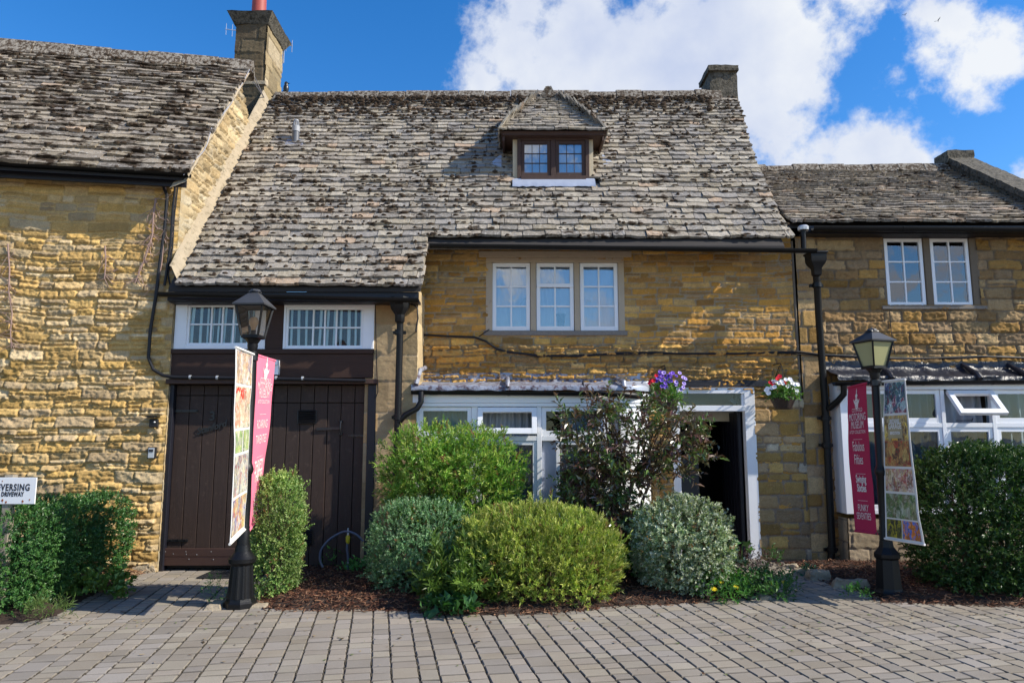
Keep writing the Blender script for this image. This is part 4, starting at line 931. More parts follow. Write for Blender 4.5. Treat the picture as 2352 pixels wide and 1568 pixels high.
for off, rr in ((0, .006), (3, .005), (-3, .004)):
    pts = [Vector((-4.01, LEY + t * (LRY - LEY), LEZ + SL * t * (LRY - LEY) + .02 + .03 * math.sin(t * 23 + off) )) + Vector((-.06 + .05 * math.sin(t * 9 + off), .01 * off, .012 * off)) for t in np.linspace(0, .95, 26)]
    m.tube(pts + [Vector((CX1 + .03, CY0, 7.35)), Vector((CX1 + .04, CY0 + .5, 7.25)), Vector((CX1 + .1, 12.2, RZ + .25))], rr, 5)
tag(m.build('verge_cable', simple('grey_cable', (.3, .3, .34), .6), None, smooth=True), 'grey cables following the roof verge of the left cottage up to the chimney', 'cable')
def vine(label, pts, seed, rad=.010, n=24, spread=60):
    r = random.Random(seed); m = MB(); P3 = onleft(pts, .055); m.tube(P3, [rad * (1 - .5 * i / len(P3)) for i in range(len(P3))], 6)
    for _ in range(n):
        i = r.randrange(len(P3) - 1); a = P3[i].lerp(P3[i + 1], r.random()); L = r.uniform(.06, .22); an = r.uniform(-1.2, 1.2) + (math.pi if r.random() < .5 else 0)
        b = a + Vector((math.cos(an) * L * .6, LM * math.cos(an) * L * .6 - .01, math.sin(an) * L * .6 - .05)); c = b + Vector((math.cos(an + .5) * L * .4, 0, math.sin(an + .5) * L * .4))
        m.tube([a, b, c], [rad * .4, rad * .3, rad * .15], 4, cap=False)
    return tag(m.build('dead_climber', m_vine, None, smooth=True), label, 'dead climber', 'dead climber stems on the ochre wall')
vine('long dry stem down the ochre wall near the left edge', [(18, 560), (22, 620), (20, 670), (28, 720), (24, 760), (26, 800)], 1, n=30)
vine('dry stem fanning out left of the black cables below the gutter corner', [(358, 455), (352, 500), (350, 540), (338, 580), (322, 620), (310, 650)], 2, .013, 46)
vine('short dry stem in the middle of the ochre wall', [(241, 565), (243, 600), (240, 640)], 3, n=12)
vine('faint dry stem twisting beside the black conduit', [(380, 430), (383, 480), (377, 540), (372, 600), (362, 660)], 4, .010, 26)
# security light and key safe on the left wall
def leftbox(m, px0, py0, px1, py1, d0, d1):
    a, b = PL(px0, py1, 0), PL(px1, py0, 0); n = Vector(lnrm); u = Vector(lu); c = (PL(px0, py0, 0) + PL(px1, py1, 0)) / 2; w = (PL(px1, (py0+py1)/2, 0) - PL(px0, (py0+py1)/2, 0)).length / 2; h = abs(PL(px0, py0, 0).z - PL(px0, py1, 0).z) / 2
    m.obox(c + n * ((d0 + d1) / 2), u, Vector((0, 0, 1)), n, w, h, (d1 - d0) / 2); return c, u, n, w, h
sl = thing('solar_wall_light', 'small black solar light fixed high on the ochre wall left of the garage door', 'outdoor light')
m = MB(); leftbox(m, 347, 962, 367, 981, .03, .08); m.build('body', m_blackd, sl, bevel=.008)
m = MB(); c, u, n, w, h = leftbox(m, 344, 955, 370, 958, .03, .16); m.build('solar_panel', m_black, sl)
m = MB(); c = PL(355, 969, -.085); m.lathe(c - Vector((0, .0, .0)), [(.0, -.01), (.012, -.005), (.012, .005), (.0, .01)], 8, cap=False); m.build('sensor', m_white, sl)
ks = thing('key_safe', 'grey key safe with a white face below the solar light on the ochre wall', 'key box')
m = MB(); leftbox(m, 343, 1026, 362, 1052, .02, .075); m.build('case', m_blackd, ks, bevel=.008)
m = MB(); leftbox(m, 345, 1028, 359, 1051, .076, .085); m.build('face_plate', m_lpipe, ks, bevel=.004)
m = MB(); leftbox(m, 347, 1031, 357, 1037, .086, .092); m.build('dial_window', m_ink, ks)
m = MB(); m.tube([PL(363, 980, -.03), PL(363, 990, -.03)], .004, 4); m.build('key_hook', m_iron, ks)

# ================================================================== THE RIGHT COTTAGE
rc = thing('stone_cottage', 'lower stone cottage on the right with white bay window and parapet at its roof end', 'house', group='adjoining stone cottages')
YR = 9.72; X0R = P(1843, 800, YR).x + .26
sx0, sx1, sz0, sz1 = P(2026, 620, YR).x, P(2248, 620, YR).x, P(2140, 706, YR).z, P(2130, 540, YR).z
stone_wall('wall', rc, (X0R - .06, YR, 0), (1, 0, 0), (0, -1, 0), 3.75, 4.5, .0135, (.11, .19), (.18, .42), .015, .034, .85, BRN * .86, (.19, .145, .10), 25,
    openings=[(sx0 - X0R + .09, sx1 - X0R + .03, sz0 + .03, sz1 - .03), (.45, 3.9, .6, 2.15)], wav=.02, split=.15)
REY, REZ = 9.45, P(2100, 523, 9.45).z + .06; RRY = 11.7; SR = (P(2000, 393, RRY).z - REZ) / (RRY - REY); ra = math.atan(SR)
RSL = (RRY - REY) / math.cos(ra)
slates('roof', rc, (3.80, REY, REZ), (1, 0, 0), (0, math.cos(ra), math.sin(ra)), RSL, lambda s: 0.0, lambda s: 3.62, (.118, .088), (.16, .36), 26, m_slate, tint=(.84, .80, .76), thick=(.028, .048), lumps=.12)
m = MB(); m.add([(3.8, REY + .05, REZ - .05), (7.5, REY + .05, REZ - .05), (7.5, RRY, REZ + SR * (RRY - REY) - .05), (3.8, RRY, REZ + SR * (RRY - REY) - .05), (3.8, 14.5, 4.0), (7.5, 14.5, 4.0)], [(0, 1, 2, 3), (3, 2, 5, 4)]); m.build('roof_boarding', m_inside, rc)
m = MB(); m.box(3.95, 7.5, 14.3, 14.4, 0, 4.2); m.build('rear_wall', m_mortar, rc)
ridge('ridge', rc, (3.86, RRY, REZ + SR * (RRY - REY) + .02), (7.4, RRY, REZ + SR * (RRY - REY) + .06), 8, .16, 12)
V, Q = ridge_moss((3.9, RRY - .02, REZ + SR * (RRY - REY) - .05), (7.3, RRY - .02, REZ + SR * (RRY - REY) - .02), 160, 15, .06)
tag(mesh_np('ridge_moss', V, Q, simple('reddish_moss', (.12, .05, .03), 1, vary=.5, nscale=20), rc), kind='stuff')
# parapet with coping stones
m = MB(); zr_ = REZ + SR * (RRY - REY); n = 6; 
for i in range(n):
    y0_, y1_ = REY - .1 + (RRY - REY + .1) * i / n, REY - .1 + (RRY - REY + .1) * (i + 1) / n; y1_ += .0
    a = (y0_ - REY) * SR + REZ; b = (y1_ - REY) * SR + REZ
    rough_block(m, (7.36, y0_ + .006, 0), (7.78, y1_ - .006, .11), 80 + i, .012, 5, lambda q, p, a=a, b=b: Vector((q.x, q.y, q.z + .16 + a + (b - a) * p.y)))
cp = m.build('coping', m_cap, rc, smooth=True, ang=50)
m = MB(); m.add([(7.40, REY - .05, REZ - .5), (7.40, RRY, zr_ - .5), (7.40, RRY, zr_ + .18), (7.40, REY - .05, REZ + .16), (7.74, REY - .05, REZ - .5), (7.74, RRY, zr_ - .5), (7.74, RRY, zr_ + .18), (7.74, REY - .05, REZ + .16)],
      [(0, 3, 2, 1), (4, 5, 6, 7), (0, 4, 7, 3), (1, 2, 6, 5)]); m.build('parapet', m_cap, rc)
m = MB(); rough_block(m, (7.34, RRY - .12, zr_ + .12), (7.78, RRY + .25, zr_ + .32), 90, .02, 5); m.build('apex_stone', m_cap, rc, smooth=True, ang=50)
m = MB(); m.add([(7.4, YR, 0), (7.4, 14.4, 0), (7.4, 14.4, 4), (7.4, RRY, zr_), (7.4, YR, 4.5)], [(0, 1, 2, 3, 4)]); m.build('gable_wall', m_mortar, rc)
gutter('gutter', rc, P(1866, 521, 9.40), (7.4, 9.40, P(2200, 526, 9.40).z), .06)
m = MB(); m.box(3.95, 7.4, 9.46, 9.5, REZ - .11, REZ - .03); m.box(3.95, 7.4, 9.5, YR, REZ - .13, REZ - .11); m.build('eaves_board', m_tar, rc)
gp = P(1846, 523, 9.38); downpipe('downpipe', rc, [(gp.x, 9.40, gp.z + .0), (gp.x, 9.42, P(1846, 575, 9.42).z)], .036)
m = MB(); m.lathe((gp.x, 9.40, gp.z - .02), [(.07, -.01), (.075, .03), (.06, .05)], 10); m.build('gutter_outlet', m_lpipe, rc, smooth=True)
# upper window
m = MB(); zA, zB = P(2130, 703, YR).z, P(2130, 547, YR).z
m.box(sx0 - .05, sx1 + .05, YR - .04, YR + .14, P(2130, 711, YR).z, zA); rs_ = m.build('window_sill', m_sill, rc, bevel=.008)
m = MB(); m.box(sx0, sx1, YR - .02, YR + .14, zB, sz1)
cells = ((2034, 2123), (2140, 2229))
m.box(sx0, P(2033, 625, YR).x, YR - .018, YR + .14, zA + .001, zB - .001); m.box(P(2124, 625, YR).x, P(2139, 625, YR).x, YR - .018, YR + .14, zA + .001, zB - .001); m.box(P(2230, 625, YR).x, sx1, YR - .018, YR + .14, zA + .001, zB - .001)
rw = m.build('window', simple('dark_window_stone', (.17, .13, .09), .9, vary=.2, nscale=30, bump=.004, bscale=80), rc, bevel=.006)
for k, (a, b) in enumerate(cells):
    xa, xb_ = P(a, 625, YR).x + .003, P(b, 625, YR).x - .003
    sash(rw, YR, xa, xb_, zA + .005, zB - .005, 2, 3, fw=.045, bw=.02)
    m = MB()
    m.bar(P(a + 50, 680, YR + .12), P(a + 60, 600, YR + .16), .012, .01); m.build('window_stay', m_lpipe, rw) if k == 0 else None
curtain(rw, P(2085, 625, YR).x, P(2128, 625, YR).x, sz0 - .05, sz1, YR + .2, .02, .08, seed=61)
curtain(rw, P(2140, 625, YR).x, sx1, sz0 - .05, sz1, YR + .2, .02, .09, seed=62)
m = MB(); m.box(sx0 - .1, sx1 + .1, YR + .7, YR + .72, sz0 - .1, sz1 + .1); m.build('room_wall', simple('dim_blue_wall', (.08, .10, .14), .9), rw)
# bay window of the right cottage
B2 = 9.40
qx0 = P(1934, 1000, B2).x; qx1 = 7.35
def Z2(y): return P(2150, y, B2).z
zs2, zs1 = P(1960, 1190, B2).z, P(1960, 1180, B2).z
m = MB(); ft, fb = Z2(877), Z2(894)
m.box(qx0, qx1, B2 - .03, B2 + .06, fb, ft); 
zt2, zt1 = Z2(981), Z2(971)
for (a, b) in ((1934, 1950), (2062, 2072), (2167, 2176), (2283, 2292)):
    m.box(P(a, 1000, B2).x, P(b, 1000, B2).x, B2, B2 + .07, zs1, fb - .002)
m.box(P(1950, 1000, B2).x, qx1, B2 + .002, B2 + .068, zt2, zt1); m.box(P(1950, 1000, B2).x, qx1, B2 + .002, B2 + .068, zs1, zs1 + .05)
m.box(qx0, qx0 + .06, B2 + .07, YR, zs1, ft)
rb = m.build('bay_window', m_upvc, rc, bevel=.003)
m = MB(); m.box(qx0 - .03, qx1, B2 - .06, B2 + .07, zs2, zs1 - .001); m.build('window_sill', m_upvc, rb, bevel=.004)
colsx = [(1950, 2062), (2072, 2167), (2176, 2283), (2292, 2400)]
for k, (a, b) in enumerate(colsx):
    xa, xb_ = P(a, 1000, B2).x + .002, P(b, 1000, B2).x - .002
    if k != 2: sash(rb, B2 + .012, xa, xb_, zt1 + .002, fb - .004, [], [], fw=.055, mat=m_upvc, glass=m_glassd, name='top_light')
    sash(rb, B2 + .012, xa, xb_, zs1 + .052, zt2 - .002, [], [], fw=.055, mat=m_upvc, glass=m_glassd)
    curtain(rb, xa, xb_, zs1, fb, B2 + .22, .03, .09 + .02 * k, mat=m_curtd, seed=70 + k)
xa, xb_ = P(2176, 940, B2).x + .002, P(2283, 940, B2).x - .002; H = fb - .006 - zt1 - .02
vt = sash(rb, 0, xa, xb_, -H, 0, [], [], fw=.065, mat=m_upvc, glass=m_glassd, name='open_vent', dp=.05); hinge([vt, rb.children[-1]], 0, B2 - .012, fb - .008, R(-42))
m = MB(); m.tube([(xa + .1, B2, zt1 + .03), (xa + .25, B2 - .10, zt1 + .03)], .006, 6); m.tube([(xb_ - .3, B2, zt1 + .02), (xb_ - .3, B2 - .02, zt1 + .06)], .006, 6); m.build('vent_stay', m_iron, rb)
m = MB(); m.box(X0R + .1, 7.4, YR + .4, YR + .42, 0, 2.4); m.build('room_wall', m_inside, rb)
stone_wall('plinth', rc, (qx0 + .02, B2 + .03, 0), (1, 0, 0), (0, -1, 0), 3.0, zs2 - .001, .0135, (.2, .3), (.3, .6), .012, .014, .6, np.array([(.36, .28, .18), (.42, .33, .22), (.32, .25, .17)]), (.2, .16, .12), 27, wav=.01, split=0, mat=m_ashlar)
stone_wall('plinth', rc, (qx0 + .02, YR, 0), (0, -1, 0), (-1, 0, 0), YR - B2 - .03, zs2, .0135, (.2, .3), (.3, .6), .012, .012, .6, np.array([(.36, .28, .18), (.42, .33, .22)]), (.2, .16, .12), 28, wav=.01, split=0, mat=m_ashlar)
leadroof('felt_roof', rc, P(1918, 850, B2).x, qx1, B2 - .02, YR, Z2(866), P(2150, 838, YR).z - .05, m_bitumen, 9, wrinkle=.022, upstand=.10)
m = MB()
for px in (2040, 2240, 2350): xx = P(px, 860, B2).x; m.tube([(xx, B2 - .10, Z2(866) - .03), (xx, B2 - .04, Z2(866) + .035), (xx + .02, YR - .03, P(2150, 838, YR).z)], [.035, .04, .026], 8)
m.build('felt_roll', m_bitumen, rc, smooth=True)
gutter('bay_gutter', rc, P(1915, 877, B2 - .08), (7.4, B2 - .08, P(2200, 872, B2 - .08).z), .052)
downpipe('branch_pipe', rc, [P(1938, 884, B2 - .08), P(1938, 905, B2 - .06), P(1925, 920, B2), P(1904, 938, 9.52)], .04)

# cables across the front
m = MB(); ym_ = YM - .05
m.tube([P(x, y, ym_) for x, y in ((962, 768), (1030, 772), (1090, 774), (1115, 783), (1140, 800), (1165, 808), (1230, 815), (1330, 818), (1420, 810), (1500, 809), (1560, 812), (1700, 812), (1800, 808), (1838, 808), (1885, 814), (1960, 818), (2070, 824), (2150, 822), (2250, 818), (2360, 822), (2450, 822))], .014, 8)
m.tube([P(x, y, ym_) for x, y in ((1140, 803), (1240, 819), (1330, 815), (1500, 813), (1800, 811), (1960, 821), (2070, 821), (2200, 824), (2300, 818), (2450, 826))], .009, 6)
m.tube([P(x, y, ym_) for x, y in ((1100, 773), (1112, 764), (1124, 756))], .007, 6)
tag(m.build('facade_cable', m_blackd, None, smooth=True), 'black cable sagging along the stone fronts below the upper windows', 'cable')
m = MB(); m.tube([P(x, y, YR - .05) for x, y in ((2043, 712), (2047, 760), (2052, 790), (2056, 815))], .006, 5); tag(m.build('drop_cable', m_blackd, None, smooth=True), 'thin black cable hanging from the right upper window', 'cable')
m = MB(); m.tube([P(x, y, 8.90) for x, y in ((940, 695), (958, 705), (960, 730), (955, 760))] + [P(965, 768, YM - .05)], .010, 6); m.tube([P(x, y, YG - .06) for x, y in ((862, 700), (864, 800), (866, 860), (868, 900), (862, 915))], .006, 5)
tag(m.build('pier_cable', m_blackd, None, smooth=True), 'thin black cables looping round the dressed stone pier by the downpipe', 'cable')

m_lroof = simple('lit_black_metal', (.045, .046, .05), .5, vary=.3, nscale=9)  # black metal made greyer: light on the lantern roof put into its colour
# ================================================================== street lamps
def frus(m, c, z0, z1, w0, w1, rot):
    vs = []
    for (z, w_) in ((z0, w0), (z1, w1)):
        for k in range(4): a = rot + math.pi / 4 + k * math.pi / 2; vs.append((c[0] + w_ * .7071 * math.cos(a), c[1] + w_ * .7071 * math.sin(a), z))
    m.add(vs, [(3, 2, 1, 0), (4, 5, 6, 7), (0, 1, 5, 4), (1, 2, 6, 5), (2, 3, 7, 6), (3, 0, 4, 7)]); return vs
def lamp(label, c, zs, rot, glass, bulb, fluted, pw=1.0):
    """zs: z of base top, pole collar, clamp, neck, glass bottom, eave, roof top, finial top"""
    zb, zk_, zcl, zn, zg, ze, zr2, zf = zs
    t = thing('street_lamp', label, 'street lamp', c, 'old style lamp posts')
    x, y = c[0], c[1]; m = MB(); nf = 16 if fluted else 8
    m.lathe((x, y, 0), [(.150, 0), (.150, .045), (.135, .06), (.128, .085)], 8, rot=rot + math.pi / 8)
    if fluted:
        n = 48; vs = []; zz = [(.120, .085), (.098, zb - .09)]
        for (r_, z) in zz:
            for k in range(n): a = rot + 2 * math.pi * k / n; rr = r_ * (1 + (.05 if (k % 4) in (0, 1) else -.02)); vs.append((x + rr * math.cos(a), y + rr * math.sin(a), z))
        m.add(vs, [(k, (k + 1) % n, n + (k + 1) % n, n + k) for k in range(n)])
    else: m.lathe((x, y, 0), [(.128, .085), (.112, zb - .09)], 8, rot=rot + math.pi / 8)
    m.lathe((x, y, 0), [(.10, zb - .10), (.128, zb - .07), (.130, zb - .035), (.115, zb - .02), (.075, zb + .03), (.066, zb + .09)], 8 if not fluted else 24, rot=rot + math.pi / 8)
    m.build('base', m_black, t, smooth=True, ang=25)
    m = MB(); m.lathe((x, y, 0), [(.060, zb + .06), (.058, zb + .22), (.052, zb + .24), (.050, zk_ - .06), (.060, zk_ - .04), (.066, zk_ - .01), (.058, zk_ + .02), (.044, zk_ + .06), (.040, zcl), (.038, zn - .10), (.052, zn - .08), (.054, zn - .05), (.04, zn - .03), (.048, zn), (.052, zn + .04), (.03, zn + .06)], 16)
    m.build('post', m_black, t, smooth=True, ang=40)
    m = MB(); m.lathe((x, y, 0), [(.05, zcl - .03), (.058, zcl - .025), (.058, zcl + .025), (.05, zcl + .03)], 12); m.build('clamp', m_iron, t, smooth=True)
    m = MB(); m.lathe((x, y, 0), [(.025, zn + .03), (.03, zg - .10), (.075, zg - .03), (.10, zg - .015)], 8, rot=rot + math.pi / 8)
    frus(m, c, zg - .02, zg + .012, .175, .175, rot)
    wb, wt = .165, .272
    for k in range(4):
        a = rot + math.pi / 4 + k * math.pi / 2; u = Vector((math.cos(a), math.sin(a), 0)) * .7071
        m.bar(Vector((x, y, zg)) + u * wb, Vector((x, y, ze)) + u * wt, .018, .018, Vector((-math.sin(a), math.cos(a), 0)))
        b = rot + k * math.pi / 2
    for k in range(4):
        a = rot + math.pi / 4 + k * math.pi / 2; a2 = a + math.pi / 2
        m.bar(Vector((x, y, ze)) + Vector((math.cos(a), math.sin(a), 0)) * .7071 * wt, Vector((x, y, ze)) + Vector((math.cos(a2), math.sin(a2), 0)) * .7071 * wt, .02, .02, Vector((0, 0, 1)))
    m.build('lantern_frame', m_black, t)
    m = MB(); frus(m, c, zg + .012, ze - .01, wb - .012, wt - .012, rot)
    m.f = m.f[2:]; m.m = m.m[2:]; m.build('lantern_glass', glass, t, fix=False)
    m = MB(); frus(m, c, ze, ze + .014, .322, .326, rot); frus(m, c, ze + .0145, zr2, .322, .075, rot); frus(m, c, zr2, zr2 + .012, .10, .09, rot)
    if zf > zr2 + .03: m.lathe((x, y, 0), [(.06, zr2 + .01), (.045, zr2 + .03), (.012, zf - .012), (.0, zf)], 8, cap=False)
    else: frus(m, c, zr2 + .0125, zf, .10, .085, rot)
    m.build('lantern_roof', m_lroof, t)
    if bulb:
        m = MB(); m.lathe((x, y, 0), [(.022, zg + .0), (.024, zg + .06), (.022, zg + .065)], 12); m.build('bulb_holder', m_iron, t, smooth=True)
        m = MB(); m.lathe((x, y, 0), [(.02, zg + .062), (.024, zg + .09), (.046, zg + .135), (.046, zg + .165), (.03, zg + .195), (.0, zg + .205)], 14, cap=False); m.build('bulb', m_bulb, t, smooth=True)
    return t
l1 = G(550, 1392); c1 = Vector((P(568, 1050, l1.y).x, l1.y, 0))
z = lambda y, c: P(1176, y, c.y).z
zL = lambda px, py, c: P(px, py, c.y).z
lamp('taller fluted black lamp post with smoky glass and visible bulb', c1,
     [zL(548, 1272, c1), zL(573, 1075, c1), zL(585, 822, c1), zL(590, 800, c1), zL(592, 773, c1), zL(592, 705, c1), zL(597, 672, c1), zL(598, 664, c1)], R(-3), m_lampg, True, True)
l2 = G(2040, 1368); c2 = Vector((P(2024, 1080, l2.y).x, l2.y, 0))
lamp('shorter black lamp post with pointed finial and opaque olive glass', c2,
     [zL(2035, 1262, c2), zL(2022, 1080, c2), zL(2008, 880, c2), zL(2006, 865, c2), zL(2004, 843, c2), zL(2004, 786, c2), zL(2003, 762, c2), zL(2003, 751, c2)], R(18), m_opal, False, False)

# ================================================================== banners
PAL = [[(.55,.30,.14),(.80,.62,.42),(.25,.2,.3),(.85,.8,.7),(.6,.4,.15),(.3,.2,.12)], [(.75,.25,.12),(.85,.72,.5),(.8,.5,.3),(.35,.2,.15),(.9,.85,.7),(.3,.35,.2)],
       [(.45,.5,.12),(.2,.35,.08),(.8,.75,.45),(.15,.2,.12),(.3,.5,.1),(.7,.65,.5)], [(.5,.5,.5),(.75,.72,.6),(.15,.15,.17),(.5,.1,.08),(.7,.6,.3),(.25,.25,.27)],
       [(.6,.4,.1),(.5,.08,.06),(.7,.65,.6),(.15,.18,.4),(.75,.6,.25),(.2,.15,.12)], [(.03,.08,.09),(.1,.2,.2),(.4,.5,.5),(.02,.03,.04),(.25,.05,.07),(.05,.05,.15)],
       [(.45,.25,.04),(.6,.4,.08),(.25,.2,.1),(.15,.08,.03),(.4,.32,.2),(.05,.03,.02)], [(.2,.09,.03),(.3,.15,.05),(.05,.03,.02),(.3,.03,.02),(.35,.25,.08),(.1,.05,.03)],
       [(.4,.3,.22),(.2,.07,.05),(.5,.45,.4),(.12,.08,.06),(.35,.25,.08),(.3,.05,.05)], [(.09,.16,.05),(.2,.22,.1),(.03,.06,.02),(.3,.32,.26),(.12,.10,.06),(.05,.09,.03)],
       [(.35,.30,.01),(.02,.02,.01),(.08,.08,.01),(.02,.02,.015),(.15,.15,.01),(.01,.01,.01)], [(.45,.14,.02),(.3,.08,.01),(.05,.12,.4),(.04,.04,.02),(.5,.2,.04),(.1,.05,.02)]]
def photomat(i, sc=15):
    m, t, b = nm('printed_photo'); c = mk(t, 'ShaderNodeTexCoord'); col = None; pal = PAL[i]
    mp = mk(t, 'ShaderNodeMapping'); mp.inputs['Location'].default_value = (i * 3.1, i * 1.7, i); mp.inputs['Scale'].default_value = (1, 1, .75); t.links.new(c.outputs['Object'], mp.inputs[0])
    nz = mk(t, 'ShaderNodeTexNoise'); nz.inputs['Scale'].default_value = sc * 1.2; nz.inputs['Detail'].default_value = 5; t.links.new(mp.outputs[0], nz.inputs['Vector'])
    av = mk(t, 'ShaderNodeMix', data_type='VECTOR'); av.inputs[0].default_value = .13; t.links.new(mp.outputs[0], av.inputs[4]); t.links.new(nz.outputs['Color'], av.inputs[5])
    v = mk(t, 'ShaderNodeTexVoronoi'); v.inputs['Scale'].default_value = sc; t.links.new(av.outputs[1], v.inputs['Vector'])
    v2 = mk(t, 'ShaderNodeTexVoronoi'); v2.inputs['Scale'].default_value = sc * 3.3; t.links.new(av.outputs[1], v2.inputs['Vector'])
    def rampc(src):
        s_ = mk(t, 'ShaderNodeSeparateColor'); t.links.new(src.outputs['Color'], s_.inputs[0])
        r_ = mk(t, 'ShaderNodeValToRGB'); r_.color_ramp.interpolation = 'CONSTANT'; e = r_.color_ramp.elements
        e[0].position = 0; e[0].color = (*pal[0], 1); e[1].position = .2; e[1].color = (*pal[1], 1)
        for k, q in enumerate(pal[2:]): x = e.new(.36 + .16 * k); x.color = (*q, 1)
        t.links.new(s_.outputs[0], r_.inputs[0]); return r_.outputs[0]
    t.links.new(tmix(t, .5, rampc(v), rampc(v2)), b.inputs['Base Color']); b.inputs['Roughness'].default_value = .6; return m
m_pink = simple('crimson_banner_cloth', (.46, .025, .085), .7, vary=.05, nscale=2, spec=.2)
m_pinkl = simple('sunlit_faded_pink_cloth', (.80, .20, .30), .7, vary=.05, nscale=2, spec=.2)  # fading plus the sunlight on the left banner, both put into this pink
m_bwhite = simple('white_banner_cloth', (.75, .73, .70), .7, vary=.03, spec=.2)
m_print = simple('white_banner_print', (.8, .74, .72), .7, vary=.05, nscale=60)
PAL = [[tuple(.06 + .78 * v for v in q) for q in p] if i < 5 else [tuple(min(.85, v * 1.6) for v in q) for q in p] for i, p in enumerate(PAL)]  # sunlight painted into the left prints; right prints lightened because they hang in shade
PM = [photomat(i) for i in range(12)]
class Cloth:
    """u 0..1 from pole outward, v 0..1 from the top down"""
    def __init__(s, it, ot, ib, ob, bow, seed, face):
        s.c = [Vector(x) for x in (it, ot, ib, ob)]; s.bow = bow; s.seed = seed; s.face = face
        n = (s.c[1] - s.c[0]).cross(s.c[2] - s.c[0]).normalized(); s.n = n if n.dot(Vector(face)) > 0 else -n
    def at(s, u, v, off=0.0):
        it, ot, ib, ob = s.c; k = v * v * (3 - 2 * v) * .55 + v * .45
        p = it.lerp(ib, v).lerp(ot.lerp(ob, v), u); e = s.bow * math.sin(math.pi * v) * (.4 + .6 * u) + .012 * (float(fbm(u * 2.2 + 3, v * 5, 2, s.seed)) - .5) * 2
        return p + s.n * (e + off)
    def sheet(s, u0, u1, v0, v1, off, nu, nv, m, th=0.0):
        g = [[s.at(u0 + (u1 - u0) * i / nu, v0 + (v1 - v0) * j / nv, off) for i in range(nu + 1)] for j in range(nv + 1)]
        vs = [p for r in g for p in r]; w = nu + 1
        fs = [(j*w+i, j*w+i+1, (j+1)*w+i+1, (j+1)*w+i) for j in range(nv) for i in range(nu)]
        m.add(vs, fs)
        if th:
            b = len(vs); m.add([p - s.n * th for p in vs], [f[::-1] for f in fs])
            o0 = m.n - 2 * b
            ring = [i for i in range(w)] + [j*w + nu for j in range(1, nv + 1)] + [nv*w + i for i in range(nu - 1, -1, -1)] + [j*w for j in range(nv - 1, 0, -1)]
            for a, c_ in zip(ring, ring[1:] + ring[:1]): m.f.append([o0 + a, o0 + c_, o0 + b + c_, o0 + b + a]); m.m.append(m.mi)
    def text(s, m, txt, uc, vc, hgt, sx, flip, H, Wd, bold=0.0, shear=0.0, spacing=1.0):
        vs, fs = glyphs(txt, hgt, sx, bold, spacing, shear)
        pts = [s.at(uc + (-x if flip else x) / Wd, vc - y / H, .004) for x, y in vs]; m.add(pts, fs)
def banner(label, cl, kind, mat, flip, H, Wd, items, panels):
    o = MB(); cl.sheet(0, 1, 0, 1, 0, 8, 30, o, .003)
    root = thing('banner', label, 'banner', cl.c[0], 'banners hanging from the lamp posts')
    o.build('cloth', mat, root, smooth=True, ang=60)
    for v in (0, 1): m = MB(); a, b = cl.at(-.08, v), cl.at(1.01, v); m.tube([a, b], .012, 8); m.build('pole_sleeve', mat, root, smooth=True)
    for it in items: m = MB(); cl.text(m, *it[:5], flip, H, Wd, **(it[5] if len(it) > 5 else {})); m.build('lettering', m_print, root, fix=False)
    return root
def crest(cl, root, uc, vc, s, H, Wd, flip, name='emblem'):
    """white badge: a little flame finial on a lamp-shaped head with two ears and a face"""
    m = MB(); q = -1 if flip else 1
    def poly(pts, off=.004):
        m.add([cl.at(uc + q * x * s / Wd, vc - y * s / H, off) for x, y in pts], [tuple(range(len(pts)))])
    def disc(cx, cy, rx, ry, off=.004, n=14): poly([(cx + rx * math.cos(a), cy + ry * math.sin(a)) for a in [2 * math.pi * k / n for k in range(n)]], off)
    disc(0, -.1, .30, .42); disc(0, .42, .2, .13, .0041); poly([(-.12, .42), (.12, .42), (.05, .62), (.07, .74), (0, .95), (-.07, .74), (-.05, .62)], .0043)
    poly([(-.25, .0), (-.52, .22), (-.48, .05), (-.38, -.1), (-.24, -.18)], .0042); poly([(.25, .0), (.52, .22), (.48, .05), (.38, -.1), (.24, -.18)], .0042)
    m.build(name, m_print, root, fix=False)
    m = MB(); 
    def poly2(pts): m.add([cl.at(uc + q * x * s / Wd, vc - y * s / H, .0055) for x, y in pts], [tuple(range(len(pts)))])
    for a in (-.11, .11): poly2([(a + .055 * math.cos(k), .02 + .035 * math.sin(k)) for k in np.linspace(0, 6.28, 9)[:-1]])
    poly2([(-.14, -.30), (0, -.34), (.14, -.30), (0, -.38)]); poly2([(-.2, .2), (.2, .2), (.2, .23), (-.2, .23)])
    m.build(name, cl_mat, root, fix=False)
def panels(cl, root, spec, white=.03):
    for (u0, u1, v0, v1, i) in spec:
        m = MB(); cl.sheet(u0, u1, v0, v1, .004, 4, 8, m); m.build('photo_print', PM[i], root, smooth=True, fix=False)
# left lamp
yb_ = c1.y; xi = c1.x + .02
def atY(px, py, Y): return P(px, py, Y)
it = atY(581, 813, yb_ - .06); ot = atY(540, 797, yb_ - .57); ib = atY(561, 1216, yb_ - .06); ob = atY(526, 1249, yb_ - .57)
cA = Cloth(it, ot, ib, ob, .02, 3, (1, 0, 0)); HA = (it - ib).length; WA = .51; cl_mat = m_pink
bA = banner('pale sunlit banner of colourful photographs facing the road on the left lamp post', cA, 0, m_bwhite, True, HA, WA, [], None)
panels(cA, bA, [(.05, .95, .012, .185, 0), (.05, .95, .20, .42, 1), (.05, .47, .435, .55, 2), (.53, .95, .435, .55, 2), (.05, .95, .565, .775, 3), (.05, .95, .79, .975, 4)])
m = MB(); cA.text(m, 'OXO', .66, .262, .125, 1.0, True, HA, WA, bold=.008); m.build('lettering', simple('red_print', (.6, .05, .03), .6), bA, fix=False)
